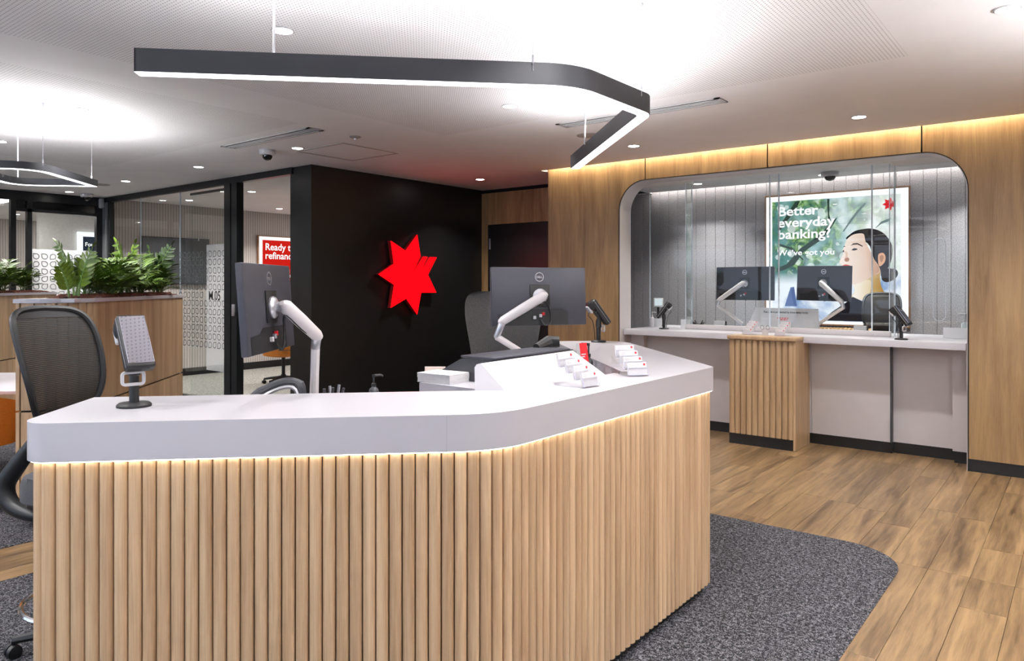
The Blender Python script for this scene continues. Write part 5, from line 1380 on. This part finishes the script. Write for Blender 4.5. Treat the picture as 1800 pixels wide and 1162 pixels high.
art('ear_print', smooth_poly([(-1.961, 1.84), (-1.942, 1.867), (-1.905, 1.869), (-1.883, 1.831), (-1.886, 1.776), (-1.911, 1.735), (-1.942, 1.714), (-1.958, 1.742)]), E_['ear'])
art('ear_print', smooth_poly([(-1.945, 1.83), (-1.915, 1.845), (-1.90, 1.82), (-1.915, 1.77), (-1.935, 1.77)]), E_['shade2'])
layer[0] += 1
y_ = -0.0232 - 0.00025 * layer[0]
mb = MB().prism([(p[0] , p[1]) for p in star_poly(-1.842 - PX, 2.441 - PZ, 0.152)], 0, 0.0005, XZ(y_ - 0.0005)); mb.build('star_print', E_['red'], t, smooth=False)
M['print_white'] = E_['white']
UP = Matrix.Rotation(R(90), 4, 'X')
for body, x, z, size in (('Better', -3.135, 2.372, 0.163), ('everyday', -3.135, 2.228, 0.163), ('banking?', -3.135, 2.08, 0.163), ("We\u2019ve got you", -3.135, 1.868, 0.098)):
    text('lettering', body, size, 'print_white', t, Matrix.Translation((x - PX, y_ - 0.001, z - PZ)) @ UP @ Matrix.Diagonal((1.17, 1, 1, 1)), 0.0036 if size > .1 else 0.0018, 0.0002)

t = thing('red_lightbox', 'lit red poster reading Ready to refinance on the meeting room wall', 'lightbox', (-11.70, 8.05, 0.9), R(90))
MB().box(-0.57, 0.57, -0.05, 0, 0, 1.48, 0.004).build('frame', bpy.data.materials['bronze_trim'], t)
MB().box(-0.545, 0.545, -0.053, -0.049, 0.02, 1.46).build('lit_border', 'white_lit', t, smooth=False)
MB().box(-0.48, 0.48, -0.0545, -0.0532, 0.08, 1.40).build('print', 'red_lit', t, smooth=False)
for body, z, size in (('Ready to\nrefinance?', 1.22, 0.175), ('Let\u2019s make it\nwork for you', 0.82, 0.10)):
    text('lettering', body, size, 'print_white', t, Matrix.Translation((-0.43, -0.056, z)) @ UP, 0.003, 0.0002, line=0.9)
mb = MB(); mb.poly([(0.05, -0.0552, 0.08), (0.08, -0.0552, 0.35), (0.18, -0.0552, 0.33), (0.30, -0.0552, 0.66), (0.44, -0.0552, 0.5), (0.46, -0.0552, 0.08)]); mb.build('shirt_print', 'print_white', t, smooth=False)
t = thing('navy_lightbox', 'lit dark poster reading Found in the far office behind the glazing', 'lightbox', (-14.07, 6.0, 0.9), R(90))
MB().box(-0.56, 0.56, -0.05, 0, 0, 1.53).build('lit_border', 'white_lit', t, smooth=False)
MB().box(-0.48, 0.48, -0.053, -0.0502, 0.08, 1.45).build('print', 'navy_lit', t, smooth=False)
text('lettering', 'Found', 0.10, 'print_white', t, Matrix.Translation((-0.45, -0.055, 1.28)) @ UP, 0.0018, 0.0002)
t = thing('wall_screen', 'dark wall mounted screen inside the meeting room behind the glass', 'screen', (-11.70, 6.0, 1.5), R(90))
MB().box(-0.56, 0.56, -0.05, 0, 0, 0.76, 0.004).build('case', 'plastic', t)
MB().box(-0.545, 0.545, -0.052, -0.049, 0.015, 0.745).build('display', 'plastic_dk', t, smooth=False)
